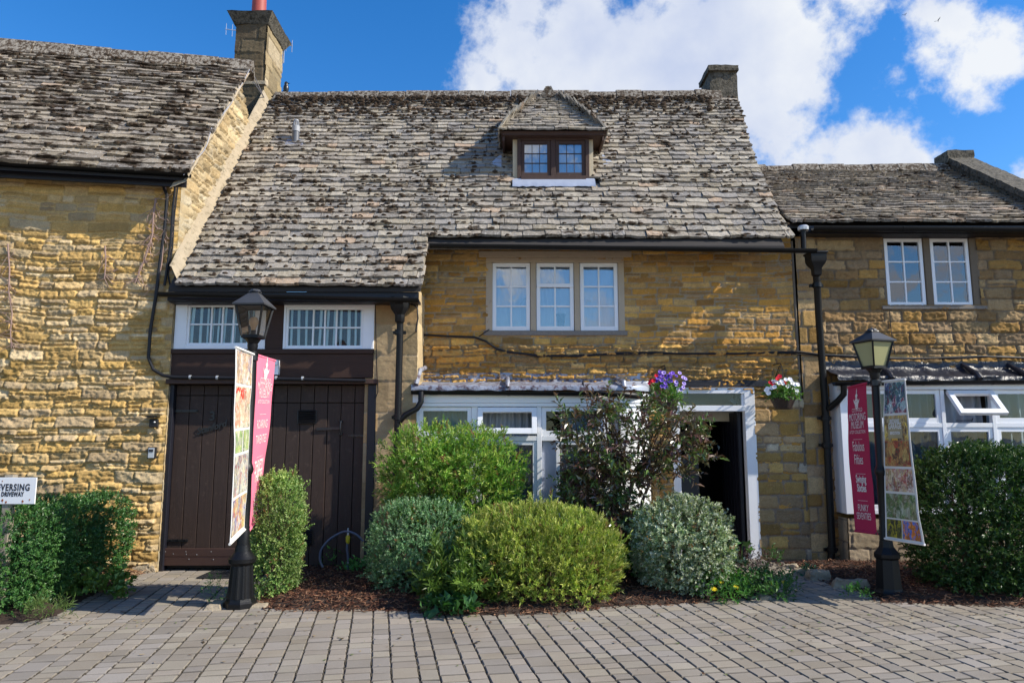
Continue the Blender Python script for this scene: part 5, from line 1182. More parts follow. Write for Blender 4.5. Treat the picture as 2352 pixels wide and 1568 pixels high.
it = atY(590, 815, yb_ + .05); ot = atY(632, 828, yb_ + .60); ib = atY(571, 1220, yb_ + .05); ob = atY(591, 1187, yb_ + .60)
cB = Cloth(it, ot, ib, ob, .015, 5, (1, 0, 0)); HB = (it - ib).length; WB = .55
cl_mat = m_pinkl
itm = [('COTSWOLD', .5, .155, .075, .8), ('MOTORING', .5, .20, .115, .75), ('MUSEUM', .5, .245, .115, .75), ('& TOY COLLECTION', .5, .28, .055, .75),
       ('ROARING', .5, .43, .13, .62), ('TWENTIES', .5, .52, .13, .6), ('THRIFTY', .5, .68, .15, .62, dict(bold=.004)), ('THIRTIES', .5, .74, .15, .58, dict(bold=.004)),
       ('Austere', .55, .87, .17, .72, dict(shear=.4)), ('Forties', .55, .94, .17, .72, dict(shear=.4))]
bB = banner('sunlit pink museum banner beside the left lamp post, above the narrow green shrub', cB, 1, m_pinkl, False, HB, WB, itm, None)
crest(cB, bB, .5, .085, .17, HB, WB, False)
def rules(cl, root, vs, mat=m_print):
    for v in vs: m = MB(); cl.sheet(.28, .72, v, v + .002, .004, 3, 1, m); m.build('ruled_line', mat, root, fix=False)
rules(cB, bB, [.345, .60, .80])
# right lamp
yb2 = c2.y
it = atY(1990, 880, yb2 + .05); ot = atY(1948, 890, yb2 + .62); ib = atY(2013, 1225, yb2 + .05); ob = atY(1965, 1218, yb2 + .62)
ob = atY(1965, 1219, yb2 + .40)
cC = Cloth(it, ot, ib, ob, .03, 7, (-1, 0, 0)); HC = (it - ib).length; WC = .52; cl_mat = m_pink
itm = [('COTSWOLD', .5, .185, .06, .85), ('MOTORING', .5, .245, .115, .72), ('MUSEUM', .5, .30, .115, .72), ('& TOY COLLECTION', .5, .335, .05, .85),
       ('Fabulous', .5, .455, .15, .55), ('Fifties', .55, .545, .15, .6), ('Swinging', .5, .67, .115, .62, dict(bold=.003)), ('Sixties', .5, .73, .115, .75, dict(bold=.003)), ('FUNKY', .5, .86, .10, .8), ('SEVENTIES', .5, .915, .10, .75)]
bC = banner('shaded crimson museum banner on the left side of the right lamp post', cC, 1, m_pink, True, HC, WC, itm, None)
crest(cC, bC, .5, .115, .16, HC, WC, True); rules(cC, bC, [.375, .61, .79])
it = atY(2029, 876, yb2 - .05); ot = atY(2080, 871, yb2 - .40); ib = atY(2034, 1236, yb2 - .05); ob = atY(2122, 1250, yb2 - .62)
cD = Cloth(it, ot, ib, ob, .02, 9, (-1, -1, 0)); HD = (it - ib).length; WD = .5
bD = banner('banner of vintage garage photographs flaring out right of the right lamp post', cD, 0, m_bwhite, True, HD, WD, [], None)
panels(cD, bD, [(.05, .95, .012, .21, 5), (.05, .95, .225, .385, 6), (.05, .95, .386, .545, 7), (.05, .95, .56, .70, 8), (.05, .95, .715, .865, 9), (.05, .47, .875, .985, 10), (.50, .95, .875, .985, 11)])
m = MB(); cD.sheet(.2, .74, .245, .37, .006, 3, 4, m); m.build('garage_sign_print', simple('faded_cream_print', (.42, .35, .2), .6, vary=.2), bD, fix=False)
for tx, v, h in (('BRITAINS', .275, .06), ('GARAGE', .31, .085), ('SERVICE STATION', .345, .04)): 
    m = MB(); vs, fs = glyphs(tx, h, .6 if len(tx) > 9 else .8, .002); m.add([cD.at(.47 + (x) / .52, v - y / HD, .008) for x, y in vs], fs); m.build('lettering', m_bwhite, bD, fix=False)
# arms and brackets holding the banners
for nm_, c, cls in (('left', c1, (cA, cB)), ('right', c2, (cC, cD))):
    root = [o for o in C.objects if o.name.startswith('street_lamp') and o.type == 'EMPTY' and abs(o.location.x) >= 0][0 if nm_ == 'left' else 1]
    for cl in cls:
        for v in (0, 1):
            m = MB(); a = cl.at(-.1, v); m.tube([(c.x, c.y, a.z), a, cl.at(.02, v)], .012, 6); m.lathe((c.x, c.y, a.z), [(.047, -.02), (.056, -.018), (.056, .018), (.047, .02)], 12)
            m.build('banner_arm', m_iron, root, smooth=True)

# ================================================================== sign at the left edge
sg = thing('warning_sign', 'white enamel sign with rust spots standing in the left hedge', 'sign')
YS = 6.75
def sgp(px, py): return P(px, py, YS)
a, b = sgp(-92, 1098), sgp(79, 1158); m = MB(); zt_s, zb_s = sgp(0, 1096).z, sgp(0, 1157).z
m.box(a.x, b.x, YS, YS + .012, zb_s, zt_s); pl_ = m.build('sign_panel', m_sign, sg, bevel=.002)
m = MB(); xx = P(8, 1200, YS).x; m.box(xx - .04, xx + .04, YS + .013, YS + .08, 0, zt_s + .02); m.build('sign_post', m_wood, sg, bevel=.004)
def signtext(t_, part, left, right, base, size, sp):
    q = glyphs(part, size, 1, .003, sp)[0]; k = (sgp(right, base).x - sgp(left, base).x) / (max(v[0] for v in q) - min(v[0] for v in q))
    vs, fs = glyphs(t_, size, k, .003, sp); mxx = max(v[0] for v in vs); m = MB(); p = sgp(right, base)
    m.add([(p.x + x - mxx, YS - .0015, p.z + y) for x, y in vs], fs); m.build('lettering', m_ink, sg, fix=False)
signtext('REVERSING', 'VERSING', 1, 68, 1126, .085, 1.15); signtext('DRIVEWAY', 'DRIVEWAY', 3, 55, 1139, .055, 1.12)
r_ = random.Random(3)
for (x, y, s_) in ((6, 1148, 1), (14, 1152, .8), (52, 1150, .9), (68, 1147, .6), (6, 1104, .5)):
    p = sgp(x, y); k = 9; m = MB(); m.add([(p.x + s_ * .010 * math.cos(i) * r_.uniform(.6, 1.3), YS - .0018, p.z + s_ * .012 * math.sin(i) * r_.uniform(.6, 1.4)) for i in np.linspace(0, 6.28, k + 1)[:-1]], [tuple(range(k))])
    m.add([(p.x - .004 * s_, YS - .0016, p.z), (p.x + .004 * s_, YS - .0016, p.z), (p.x + .001, YS - .0016, p.z - .03 * s_)], [(0, 1, 2)]); m.build('rust_spot', m_rust, sg, fix=False)

# ================================================================== ground
m = MB(); m.add([(-600, -400, -.012), (600, -400, -.012), (600, 900, -.012), (-600, 900, -.012)], [(0, 1, 2, 3)])
g = m.build('ground', simple('sandy_ground', (.060, .050, .038), 1, vary=.3, nscale=3, bump=.01)); tag(g, kind='structure')
m = MB(); m.add([(-300, -250, -.006), (300, -250, -.006), (300, -1.2, -.006), (-300, -1.2, -.006)], [(0, 1, 2, 3)]); tag(m.build('bounce_ground', simple('warm_bounce_ground', (.32, .26, .19), .9, vary=.2, nscale=2, bump=.004)), kind='structure')  # unseen pale sheet behind the camera, added to bounce warm light onto the fronts
# concrete block paving in lengthwise courses of two widths
pr = np.random.default_rng(77); th = math.atan(-(1176 - 872) / F / 1.0)
dd_ = np.array((math.sin(th), math.cos(th))); pp_ = np.array((math.cos(th), -math.sin(th)))
V = []; CC = []; nblk = 0; Qs = []
a = -10.5; k = 0
pal = np.array([(.345,.305,.265),(.325,.29,.25),(.355,.32,.27),(.31,.28,.25),(.335,.305,.28),(.33,.29,.24)]) * np.array((.86, .845, .81))
while a < 13.0:
    w = (.186, .136)[k % 2]; k += 1; b = -3.0 - pr.uniform(0, .3)
    while b < 10.6:
        L = pr.choice([.12, .15, .185, .225], p=[.25, .35, .25, .15]) ; c0 = a + w / 2; c1_ = b + L / 2
        ctr = pp_ * c0 + dd_ * c1_
        if not (abs(ctr[0]) > 8.2 or ctr[1] < -1 or ctr[1] > 9.8):
            h = pr.normal(0, .0012); tx, ty = pr.normal(0, .006, 2); gx, gy_ = w / 2 - .0035, L / 2 - .007; ch = .010
            ring = [(-gx, -gy_), (gx, -gy_), (gx, gy_), (-gx, gy_)]
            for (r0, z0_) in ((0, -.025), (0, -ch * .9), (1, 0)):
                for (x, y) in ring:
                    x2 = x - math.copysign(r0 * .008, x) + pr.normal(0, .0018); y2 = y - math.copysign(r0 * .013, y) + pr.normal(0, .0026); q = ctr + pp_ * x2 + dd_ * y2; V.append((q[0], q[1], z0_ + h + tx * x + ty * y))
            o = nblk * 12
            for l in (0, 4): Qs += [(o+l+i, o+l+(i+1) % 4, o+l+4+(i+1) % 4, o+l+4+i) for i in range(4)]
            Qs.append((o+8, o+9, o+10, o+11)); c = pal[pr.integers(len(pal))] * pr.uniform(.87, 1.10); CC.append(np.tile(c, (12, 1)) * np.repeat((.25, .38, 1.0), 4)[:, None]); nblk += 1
        b += L
    a += w
def dirt(t, c):
    c = tmix(t, tramp(t, tnoise(t, 1.1, 6, .6), .45, .75), c, tmix(t, 1.0, c, (.80, .77, .72), 'MULTIPLY'))
    return tmix(t, tramp(t, tnoise(t, 240, 2, .5), .62, .7), c, tmix(t, 1.0, c, (.6, .58, .55), 'MULTIPLY'))
m_pave = colmat('block_paving', rough=.85, bump=.0015, bscale=220, grain=.16, gs=160, extra=dirt)
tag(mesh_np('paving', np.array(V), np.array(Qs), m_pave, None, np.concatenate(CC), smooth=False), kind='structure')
# joints: moss and grit along the gaps
V = []; Q = []; n = 0
for _ in range(5200):
    kk = pr.integers(0, 70); aa = -10.5; aa = -10.5 + (kk // 2) * .322 + (kk % 2) * .186
    b = pr.uniform(2, 9.5); c = pp_ * aa + dd_ * b
    if abs(c[0]) > 6 or c[1] < 3.8 or c[1] > 8.6: continue
    r1 = pr.uniform(.004, .011); r2 = pr.uniform(.008, .03); a1 = np.linspace(0, 2 * np.pi, 7)[:-1]; j = pr.uniform(.6, 1.3, 6)
    ring = np.stack([c[0] + pp_[0] * np.cos(a1) * r1 * j + dd_[0] * np.sin(a1) * r2 * j, c[1] + pp_[1] * np.cos(a1) * r1 * j + dd_[1] * np.sin(a1) * r2 * j, np.full(6, -.006)], -1)
    V.append(ring); V.append(np.array([[c[0], c[1], pr.uniform(.001, .007)]])); Q += [(n + i, n + (i + 1) % 6, n + 6) for i in range(6)]; n += 7
tag(mesh_np('joint_moss', np.concatenate(V), np.array(Q), simple('joint_moss', (.05, .04, .025), 1, vary=.5, nscale=50)), kind='stuff')
# planted beds
def inpoly(x, y, poly):
    r = np.zeros(x.shape, bool); n = len(poly)
    for i in range(n):
        x1, y1 = poly[i]; x2, y2 = poly[(i + 1) % n]; c = ((y1 > y) != (y2 > y)) & (x < (x2 - x1) * (y - y1) / (y2 - y1 + 1e-9) + x1); r ^= c
    return r
def pdist(x, y, poly):
    d = np.full(x.shape, 1e9); n = len(poly)
    for i in range(n):
        a = np.array(poly[i]); b = np.array(poly[(i + 1) % n]); ab = b - a; t = np.clip(((x - a[0]) * ab[0] + (y - a[1]) * ab[1]) / (ab @ ab), 0, 1)
        d = np.minimum(d, np.hypot(x - a[0] - t * ab[0], y - a[1] - t * ab[1]))
    return d
def gp_(l): return [tuple(G(x, y)[:2]) for x, y in l]
beds = [gp_([(585, 1385), (610, 1402), (760, 1404), (930, 1404), (1010, 1414), (1150, 1416), (1300, 1410), (1420, 1394), (1560, 1390), (1700, 1376), (1792, 1362), (1780, 1342), (1700, 1322), (1640, 1300)]) + [(2.2, 9.6), (-1.2, 9.6), (-1.25, 9.2), (-3.0, 9.2), tuple(G(640, 1320)[:2])],
        gp_([(1790, 1298), (1840, 1318), (1900, 1340), (1985, 1362), (2015, 1386), (2110, 1388), (2230, 1392), (2420, 1398)]) + [(7.2, 7.1), (7.2, 9.6), (3.4, 9.6)],
        [(-4.35, 8.85)] + gp_([(345, 1308), (300, 1330), (230, 1366), (150, 1412), (60, 1434), (-60, 1440), (-400, 1450)]) + [(-8, 8.2)]]
def bedh(x, y):
    z = np.full(np.shape(x), -.5)
    for p in beds: z = np.where(inpoly(x, y, p), np.maximum(z, -.02 + .075 * smootht(0, .35, pdist(x, y, p))), z)
    return z
for i, p in enumerate(beds):
    xs = [q[0] for q in p]; ys = [q[1] for q in p]; res = .03
    X, Y = np.meshgrid(np.arange(max(min(xs), -6.5), min(max(xs), 7.2), res), np.arange(min(ys), max(ys), res)); ins = inpoly(X, Y, p); d = pdist(X, Y, p)
    Z = np.where(ins, -.02 + .075 * smootht(0, .35, d), -.03) + .018 * fbm(X * 9, Y * 9, 3, 5) * ins
    idx = np.arange(X.size).reshape(X.shape); k = ins[:-1, :-1] | ins[1:, 1:]
    Qd = np.stack([idx[:-1, :-1], idx[:-1, 1:], idx[1:, 1:], idx[1:, :-1]], -1)[k]
    u_ = np.unique(Qd); rm = np.full(X.size, -1); rm[u_] = np.arange(len(u_)); Vv = np.stack([X, Y, Z], -1).reshape(-1, 3)[u_]
    tag(mesh_np('flower_bed', Vv, rm[Qd], m_soil), kind='structure')
# bark mulch
def chips(name, n, region, seed, size=(.02, .07), pal=((.12,.045,.025),(.07,.028,.016),(.17,.075,.04),(.045,.02,.014),(.26,.14,.08)), lift=.02):
    r = np.random.default_rng(seed); x0, x1, y0, y1 = region; x = r.uniform(x0, x1, n); y = r.uniform(y0, y1, n); h = bedh(x, y); k = h > -.1; x, y, h = x[k], y[k], h[k]; n = len(x)
    L = r.uniform(*size, n) * r.choice([1, 1, 1.6], n); Wd = r.uniform(.004, .012, n); T = r.uniform(.002, .006, n); a = r.uniform(0, 2 * np.pi, n); tl = r.normal(0, .3, n)
    d = np.stack([np.cos(a) * np.cos(tl), np.sin(a) * np.cos(tl), np.sin(tl)], -1); s = np.stack([-np.sin(a), np.cos(a), r.normal(0, .4, n)], -1); s /= np.linalg.norm(s, axis=1)[:, None]; u = np.cross(d, s)
    c = np.stack([x, y, h + .018 * .5 + r.uniform(.0, lift, n)], -1)
    V = np.stack([c + d * (i * L / 2)[:, None] + s * (j * Wd / 2)[:, None] + u * (q * T / 2)[:, None] for q in (-1, 1) for i, j in ((-1, -1), (1, -.6), (1, .7), (-1, 1))], 1).reshape(-1, 3)
    b = np.arange(n)[:, None] * 8; f = np.array([(0,3,2,1),(4,5,6,7),(0,1,5,4),(1,2,6,5),(2,3,7,6),(3,0,4,7)]); Q = (b[:, None] + f[None]).reshape(-1, 4)
    cc = np.array(pal)[r.integers(0, len(pal), n)] * r.uniform(.6, 1.2, (n, 1)); return tag(mesh_np(name, V, Q, m_chip, None, np.repeat(cc, 8, 0), smooth=False), kind='stuff')
m_chip = colmat('bark_chip', rough=.8, bump=.002, grain=.3, spec=.3)
chips('bark_mulch', 9500, (-2.9, -.3, 6.8, 9.3), 1); chips('bark_mulch', 9500, (-.3, 3.4, 6.8, 9.6), 2); chips('bark_mulch', 7500, (3.0, 5.5, 7.0, 9.6), 3)
chips('dry_stalks', 1500, (-5.0, -4.1, 7.8, 9.0), 4, (.05, .16), ((.38,.24,.14),(.26,.13,.08),(.46,.33,.2),(.18,.09,.05)), .05)
r9 = np.random.default_rng(91); n9 = 420; x9 = r9.uniform(-5.5, 5.5, n9); y9 = 7.0 - np.abs(r9.normal(0, .8, n9)); an9 = np.linspace(0, 2 * np.pi, 6)[:-1]; V = []; Q = []; cc9 = []
for i in range(n9):
    s9 = r9.uniform(.004, .016); c9, s_9 = math.cos(i), math.sin(i); j = r9.uniform(.5, 1.3, 5); px9 = np.cos(an9) * s9 * j * 1.8; py9 = np.sin(an9) * s9 * j
    V.append(np.stack([x9[i] + px9 * c9 - py9 * s_9, y9[i] + px9 * s_9 + py9 * c9, .004 + r9.uniform(0, .006, 5)], -1)); Q.append([5 * i, 5 * i + 1, 5 * i + 2, 5 * i + 3]); cc9.append(np.tile(np.array([(.12, .06, .03), (.30, .22, .12), (.06, .04, .02), (.12, .16, .05)][r9.integers(4)]), (5, 1)))
tag(mesh_np('fallen_leaf_litter', np.concatenate(V), np.array(Q), m_chip, None, np.concatenate(cc9), smooth=False), kind='stuff')
# stones edging the right bed and odd slabs
def rock(label, px, py, sx, sy, sz, seed, rot=0, amp=.03):
    p = G(px, py); m = MB(); rough_block(m, (-sx / 2, -sy / 2, -.03), (sx / 2, sy / 2, sz), seed, amp, 6, lambda q, pp: Vector((q.x * (1 - .3 * pp.z ** 2), q.y * (1 - .3 * pp.z ** 2), q.z)))
    ca, sa = math.cos(rot), math.sin(rot); m.v = [(p.x + x * ca - y * sa, p.y + x * sa + y * ca, z_) for x, y, z_ in m.v]
    return tag(m.build('edging_stone', m_rock, None, smooth=True, ang=60), label, 'stone', 'loose stones edging the beds')
rock('small flat stone nearest the doorstep on the edge of the right bed', 1815, 1304, .22, .13, .05, 1, -.4); rock('flat stone second from the doorstep along the right bed', 1842, 1318, .22, .15, .06, 2, -.3)
rock('rounded pale stone catching the sun at the corner of the right bed', 1882, 1330, .26, .18, .09, 3, -.15, .04); rock('long low kerb stone of the right bed nearest the paving', 1957, 1350, .40, .12, .085, 4, -.35)
rock('pale rounded stone at the foot of the ochre wall by the garage post', 331, 1312, .26, .16, .10, 5, .2, .04); rock('flat slab under the left lamp post', 497, 1392, .16, .34, .035, 6, .1, .008)
rock('flat pale stone under the yellow daisies', 1795 - 40, 1374, .16, .1, .03, 7, .3, .012); rock('low grey slab in the mulch beneath the garden hose', 655 + 0, 1345, .6, .18, .03, 8, .1, .01)
rock('flat slab beside the base of the left lamp post', 592, 1392, .22, .16, .02, 9, .1, .008)
# doormat
m = MB(); a, b = G(465, 1318), G(575, 1307); m.box(-3.62, -2.92, 8.52, 8.92, .004, .018); mt = m.build('doormat', m_rubber, None, bevel=.004); tag(mt, 'thin black rubber mat on the paving in front of the garage door', 'doormat')
m = MB()
for i in range(14):
    for j in range(8): x_, y_ = -3.60 + .05 * i, 8.55 + .046 * j; m.box(x_, x_ + .03, y_, y_ + .028, .0185, .024)
tag(m.build('tread_pattern', m_rubber, mt), kind='stuff')

# ================================================================== plants
LEAVES = []
def norm(a): return a / (np.linalg.norm(a, axis=-1, keepdims=True) + 1e-9)
def leafmesh(name, parent, Pb, D, Nn, L, Wd, col, mat=None, fold=.25, curl=.12):
    """one rhombic folded leaf for every base point"""
    D = norm(D); Sd = norm(np.cross(D, Nn)); U = norm(np.cross(Sd, D)); L = L[:, None]; Wd = Wd[:, None]
    mid = Pb + D * L * .45; v = np.stack([Pb, mid + Sd * Wd / 2 + U * Wd * fold, Pb + D * L - U * L * curl, mid - Sd * Wd / 2 + U * Wd * fold], 1).reshape(-1, 3)
    b = np.arange(len(Pb))[:, None] * 4; Q = np.concatenate([b + [0, 1, 2], b + [0, 2, 3]], 0)
    return mesh_np(name, v, Q, mat or m_leaf, parent, np.repeat(col, 4, 0), smooth=False)
def sprigs(r, O, A, k, sl, leafL, leafW, spread, pal, up=.2, pairs=False, tip=None, cvar=.25):
    """O origins, A unit axes of little shoots; k leaves up each shoot"""
    n = len(O); t = np.linspace(.1, 1.0, k)[None, :, None]; sl_ = sl * r.uniform(.7, 1.3, (n, 1, 1)); bend = norm(r.normal(0, 1, (n, 3)))[:, None] * .15
    Pb = O[:, None] + A[:, None] * sl_ * t + bend * sl_ * t * t; rnd = norm(r.normal(0, 1, (n, k, 3))); rad = rnd - (rnd * A[:, None]).sum(-1, keepdims=True) * A[:, None]; rad = norm(rad)
    D = norm(A[:, None] * (1 - spread * .6 + .3 * t) + rad * spread + np.array((0, 0, up)) * .4); Nn = norm(A[:, None] * .6 - rad * .4 + np.array((0, 0, .7)) + r.normal(0, .35, (n, k, 3)))
    L = leafL * r.uniform(.5, 1.4, (n, k)); W_ = leafW * r.uniform(.8, 1.2, (n, k)) * (L / leafL)
    ci = r.integers(0, len(pal), n); c = np.array(pal)[ci][:, None] * r.uniform(1 - cvar, 1 + cvar, (n, k, 1))
    if tip is not None: f = np.clip((t - .55) / .45, 0, 1) * r.uniform(0, 1, (n, 1, 1)); c = c * (1 - f) + np.array(tip) * f
    return Pb.reshape(-1, 3), D.reshape(-1, 3), Nn.reshape(-1, 3), L.ravel(), W_.ravel(), c.reshape(-1, 3)
def sphere_pts(r, n, zmin=-1):
    v = norm(r.normal(0, 1, (n * 3, 3))); return v[v[:, 2] > zmin][:n]
def shell(r, n, c, rad, p=2.6, lump=.12, depth=.22, zmin=-.9, ls=2.2, seed=1, zcut=None):
    v = sphere_pts(r, n, zmin); s = (np.abs(v) ** p).sum(-1) ** (-1 / p); nrm = norm(np.sign(v) * np.abs(v * s[:, None]) ** (p - 1) / np.array(rad))
    lm = 1 + lump * (fbm(v[:, 0] * ls + v[:, 2] * 1.7 + 5, v[:, 1] * ls + v[:, 2] * 2.3, 3, seed) - .5) * 2
    q = 1 - depth * np.abs(r.normal(0, .6, n if len(v) == n else len(v))); q = np.clip(q, .3, 1)
    return np.array(c) + v * (s * lm * q)[:, None] * np.array(rad), nrm, q
def stems(name, parent, base, tops, r0=.02, r1=.005, mat=None, wob=.05, seed=1):
    r = random.Random(seed); m = MB()
    for b, t in zip(base, tops):
        b, t = Vector(b), Vector(t); n = 5; pts = [b.lerp(t, i / n) + Vector((r.uniform(-wob, wob), r.uniform(-wob, wob), 0)) * (math.sin(math.pi * i / n)) for i in range(n + 1)]
        m.tube(pts, [r0 + (r1 - r0) * i / n for i in range(n + 1)], 6)
    return m.build(name, mat or m_bark, parent, smooth=True)
def bush(name, label, cat, c, rad, n, k, sl, leafL, leafW, pal, seed, spread=.7, p=2.6, lump=.12, depth=.3, up=.3, tip=None, inner=.35, mat=None, nst=9, updir=.5, zmin=-.85, group=None, extra=None, fold=.25, zlow=.03, trunk=.015, shoots=60):
    r = np.random.default_rng(seed); root = thing(name, label, cat, (c[0], c[1], 0), group)
    O, nr, q = shell(r, n, c, rad, p, lump, depth, zmin, seed=seed); O2, n2, _ = shell(r, int(n * inner), c, np.array(rad) * .72, p, lump, .5, zmin, seed=seed)
    O = np.concatenate([O, O2]); nr = np.concatenate([nr, n2]); A = norm(nr * .75 + np.array((0, 0, updir)) + r.normal(0, .38, nr.shape)); ok = O[:, 2] > zlow; O, A = O[ok], A[ok]
    if shoots:
        k_ = r.choice(len(O), min(shoots, len(O)), replace=False); Os = O[k_] + nr[ok][k_] * .02; As = norm(nr[ok][k_] * .6 + np.array((0, 0, .6)) + r.normal(0, .3, Os.shape)); O = np.concatenate([O] + [Os + As * (sl * f) for f in (.35, .8, 1.2)]); A = np.concatenate([A, As, As, As])
    if extra is not None:
        Oe, Ae = extra(r); O = np.concatenate([O, Oe]); A = np.concatenate([A, Ae])
    Pb, D, Nn, L, W_, cc = sprigs(r, O, A, k, sl, leafL, leafW, spread, pal, up, tip=tip)
    pc = fbm(Pb[:, 0] * 4.5 + Pb[:, 2], Pb[:, 1] * 4.5 + Pb[:, 2] * 3.5, 3, seed + 2); cc = cc * (.45 + 1.05 * pc)[:, None]; dead = r.random(len(O)).repeat(k) < .025; cc[dead] = (.22, .12, .05)
    leafmesh('foliage', root, Pb, D, Nn, L, W_, cc, mat, fold)
    bs = []; tp = []; rr = random.Random(seed)
    for i in range(nst): a = rr.uniform(0, 6.28); q_ = rr.uniform(.2, .75); bs.append((c[0] + .12 * rad[0] * math.cos(a), c[1] + .12 * rad[1] * math.sin(a), .0)); tp.append((c[0] + rad[0] * q_ * math.cos(a), c[1] + rad[1] * q_ * math.sin(a), c[2] + rad[2] * rr.uniform(.2, .7)))
    stems('stems', root, bs, tp, trunk, .004, seed=seed)
    return root
# front yellow-green dome
bush('rounded_shrub', 'large rounded yellow green shrub in the middle front of the bed', 'shrub', (.24, 7.56, .36), (.86, .58, .50), 3400, 11, .085, .042, .011,
     [(.30,.40,.07),(.39,.45,.09),(.23,.34,.055),(.34,.38,.09)], 101, spread=.55, p=2.5, lump=.07, depth=.16, tip=(.58, .56, .18), updir=.7, up=.5)
bush('leafy_shrub', 'lower bright green willow leaved growth at the foot of the yellow green shrub', 'shrub', (-.46, 7.22, .18), (.34, .26, .26), 230, 11, .13, .085, .021,
     [(.11,.19,.035),(.14,.22,.04),(.09,.15,.03)], 102, spread=.7, lump=.2, depth=.4, nst=5)
# grey-green shrub, left front
bush('small_leaved_shrub', 'grey green small leaved shrub left of the yellow green one', 'shrub', (-.96, 7.85, .42), (.52, .48, .50), 3000, 9, .06, .022, .014,
     [(.13,.27,.12),(.18,.34,.15),(.10,.22,.09),(.22,.35,.19)], 103, spread=.8, p=3.2, lump=.08, depth=.2, tip=(.22, .29, .17))
# big bright green shrub behind
bush('tall_bright_shrub', 'big fresh green shrub standing behind in front of the bay window', 'shrub', (-.68, 8.38, 1.14), (.80, .42, .58), 2500, 10, .10, .045, .013,
     [(.17,.34,.045),(.22,.40,.06),(.12,.27,.04),(.28,.38,.07)], 104, spread=.65, p=2.6, lump=.2, depth=.38, tip=(.42, .48, .12), nst=14, zmin=-1, trunk=.02)
# variegated dome by the door
bush('variegated_shrub', 'pale variegated dome shrub in front of the open door', 'shrub', (1.80, 7.78, .46), (.50, .46, .50), 2800, 8, .06, .03, .020,
     [(.36,.43,.27),(.26,.35,.20),(.44,.48,.36),(.18,.27,.13)], 105, spread=.85, p=2.3, lump=.07, depth=.22, tip=(.58, .60, .46), zmin=-1)
# narrow column next to the left lamp
def colx(r):
    n = 46; O = np.stack([r.uniform(-2.60, -2.26, n), r.uniform(7.5, 7.75, n), r.uniform(1.02, 1.12, n)], -1); return O, norm(np.array((0.05, 0, 1)) + r.normal(0, .22, (n, 3)))
bush('column_shrub', 'narrow upright green shrub beside the left lamp post', 'shrub', (-2.43, 7.62, .58), (.235, .24, .62), 2300, 9, .06, .021, .013,
     [(.20,.34,.09),(.26,.38,.10),(.15,.28,.07)], 106, spread=.8, p=3.6, lump=.08, depth=.2, tip=(.42, .48, .17), extra=colx, zmin=-1)
# left hedge: three clipped mounds
hd = thing('clipped_hedge', 'dark green clipped hedge running back to the ochre wall at the left edge', 'hedge', (-5.3, 7.5, 0))
r = np.random.default_rng(107); OO = []; AA = []
for (c_, rd_, n_) in (((-5.12, 7.02, .46), (.80, .54, .50), 6000), ((-5.15, 6.95, .2), (.80, .50, .24), 1800), ((-4.95, 7.85, .46), (.52, .38, .46), 2600), ((-4.82, 8.42, .46), (.40, .30, .47), 2300), ((-6.1, 7.4, .48), (.9, .6, .52), 1500)):
    O, nr, q = shell(r, n_, c_, rd_, 3.4, .08, .22, -1, seed=int(n_)); O = O[:]; A = norm(nr * .8 + np.array((0, 0, .35)) + r.normal(0, .4, nr.shape)); k = (O[:, 2] > .02) & (O[:, 1] < 9.2); OO.append(O[k]); AA.append(A[k])
O = np.concatenate(OO); A = np.concatenate(AA)
Pb, D, Nn, L, W_, cc = sprigs(r, O, A, 9, .07, .026, .014, .8, [(.035,.12,.03),(.05,.15,.035),(.028,.10,.028),(.07,.17,.04)], .2, tip=(.10, .20, .05))
leafmesh('foliage', hd, Pb, D, Nn, L, W_, cc, m_leafg)
stems('stems', hd, [(-5.6 + .1 * i, 7.3 + .2 * (i % 4), 0) for i in range(8)], [(-5.8 + .13 * i, 7.35 + .2 * (i % 4), .7) for i in range(8)], .02, .005)
# right hedge
hr_ = thing('clipped_hedge', 'big dark glossy green hedge in front of the right bay window', 'hedge', (5.3, 8.0, 0))
r = np.random.default_rng(108); OO = []; AA = []
for (c_, rd_, n_) in (((4.98, 7.78, .72), (.70, .58, .76), 6300), ((5.8, 7.9, .70), (.85, .6, .72), 2800)):
    O, nr, q = shell(r, n_, c_, rd_, 3.0, .10, .25, -1, seed=int(n_)); A = norm(nr * .8 + np.array((0, 0, .4)) + r.normal(0, .4, nr.shape)); k = (O[:, 2] > .05); OO.append(O[k]); AA.append(A[k])
O = np.concatenate(OO); A = np.concatenate(AA)
Pb, D, Nn, L, W_, cc = sprigs(r, O, A, 10, .09, .034, .016, .75, [(.02,.065,.014),(.03,.085,.018),(.018,.055,.012)], .3, tip=(.10, .16, .03))
leafmesh('foliage', hr_, Pb, D, Nn, L, W_, cc, m_leafg)
stems('stems', hr_, [(4.9 + .1 * i, 8.0 + .1 * (i % 3), 0) for i in range(7)], [(4.8 + .2 * i, 8.0 + .1 * (i % 3), 1.1) for i in range(7)], .03, .008)
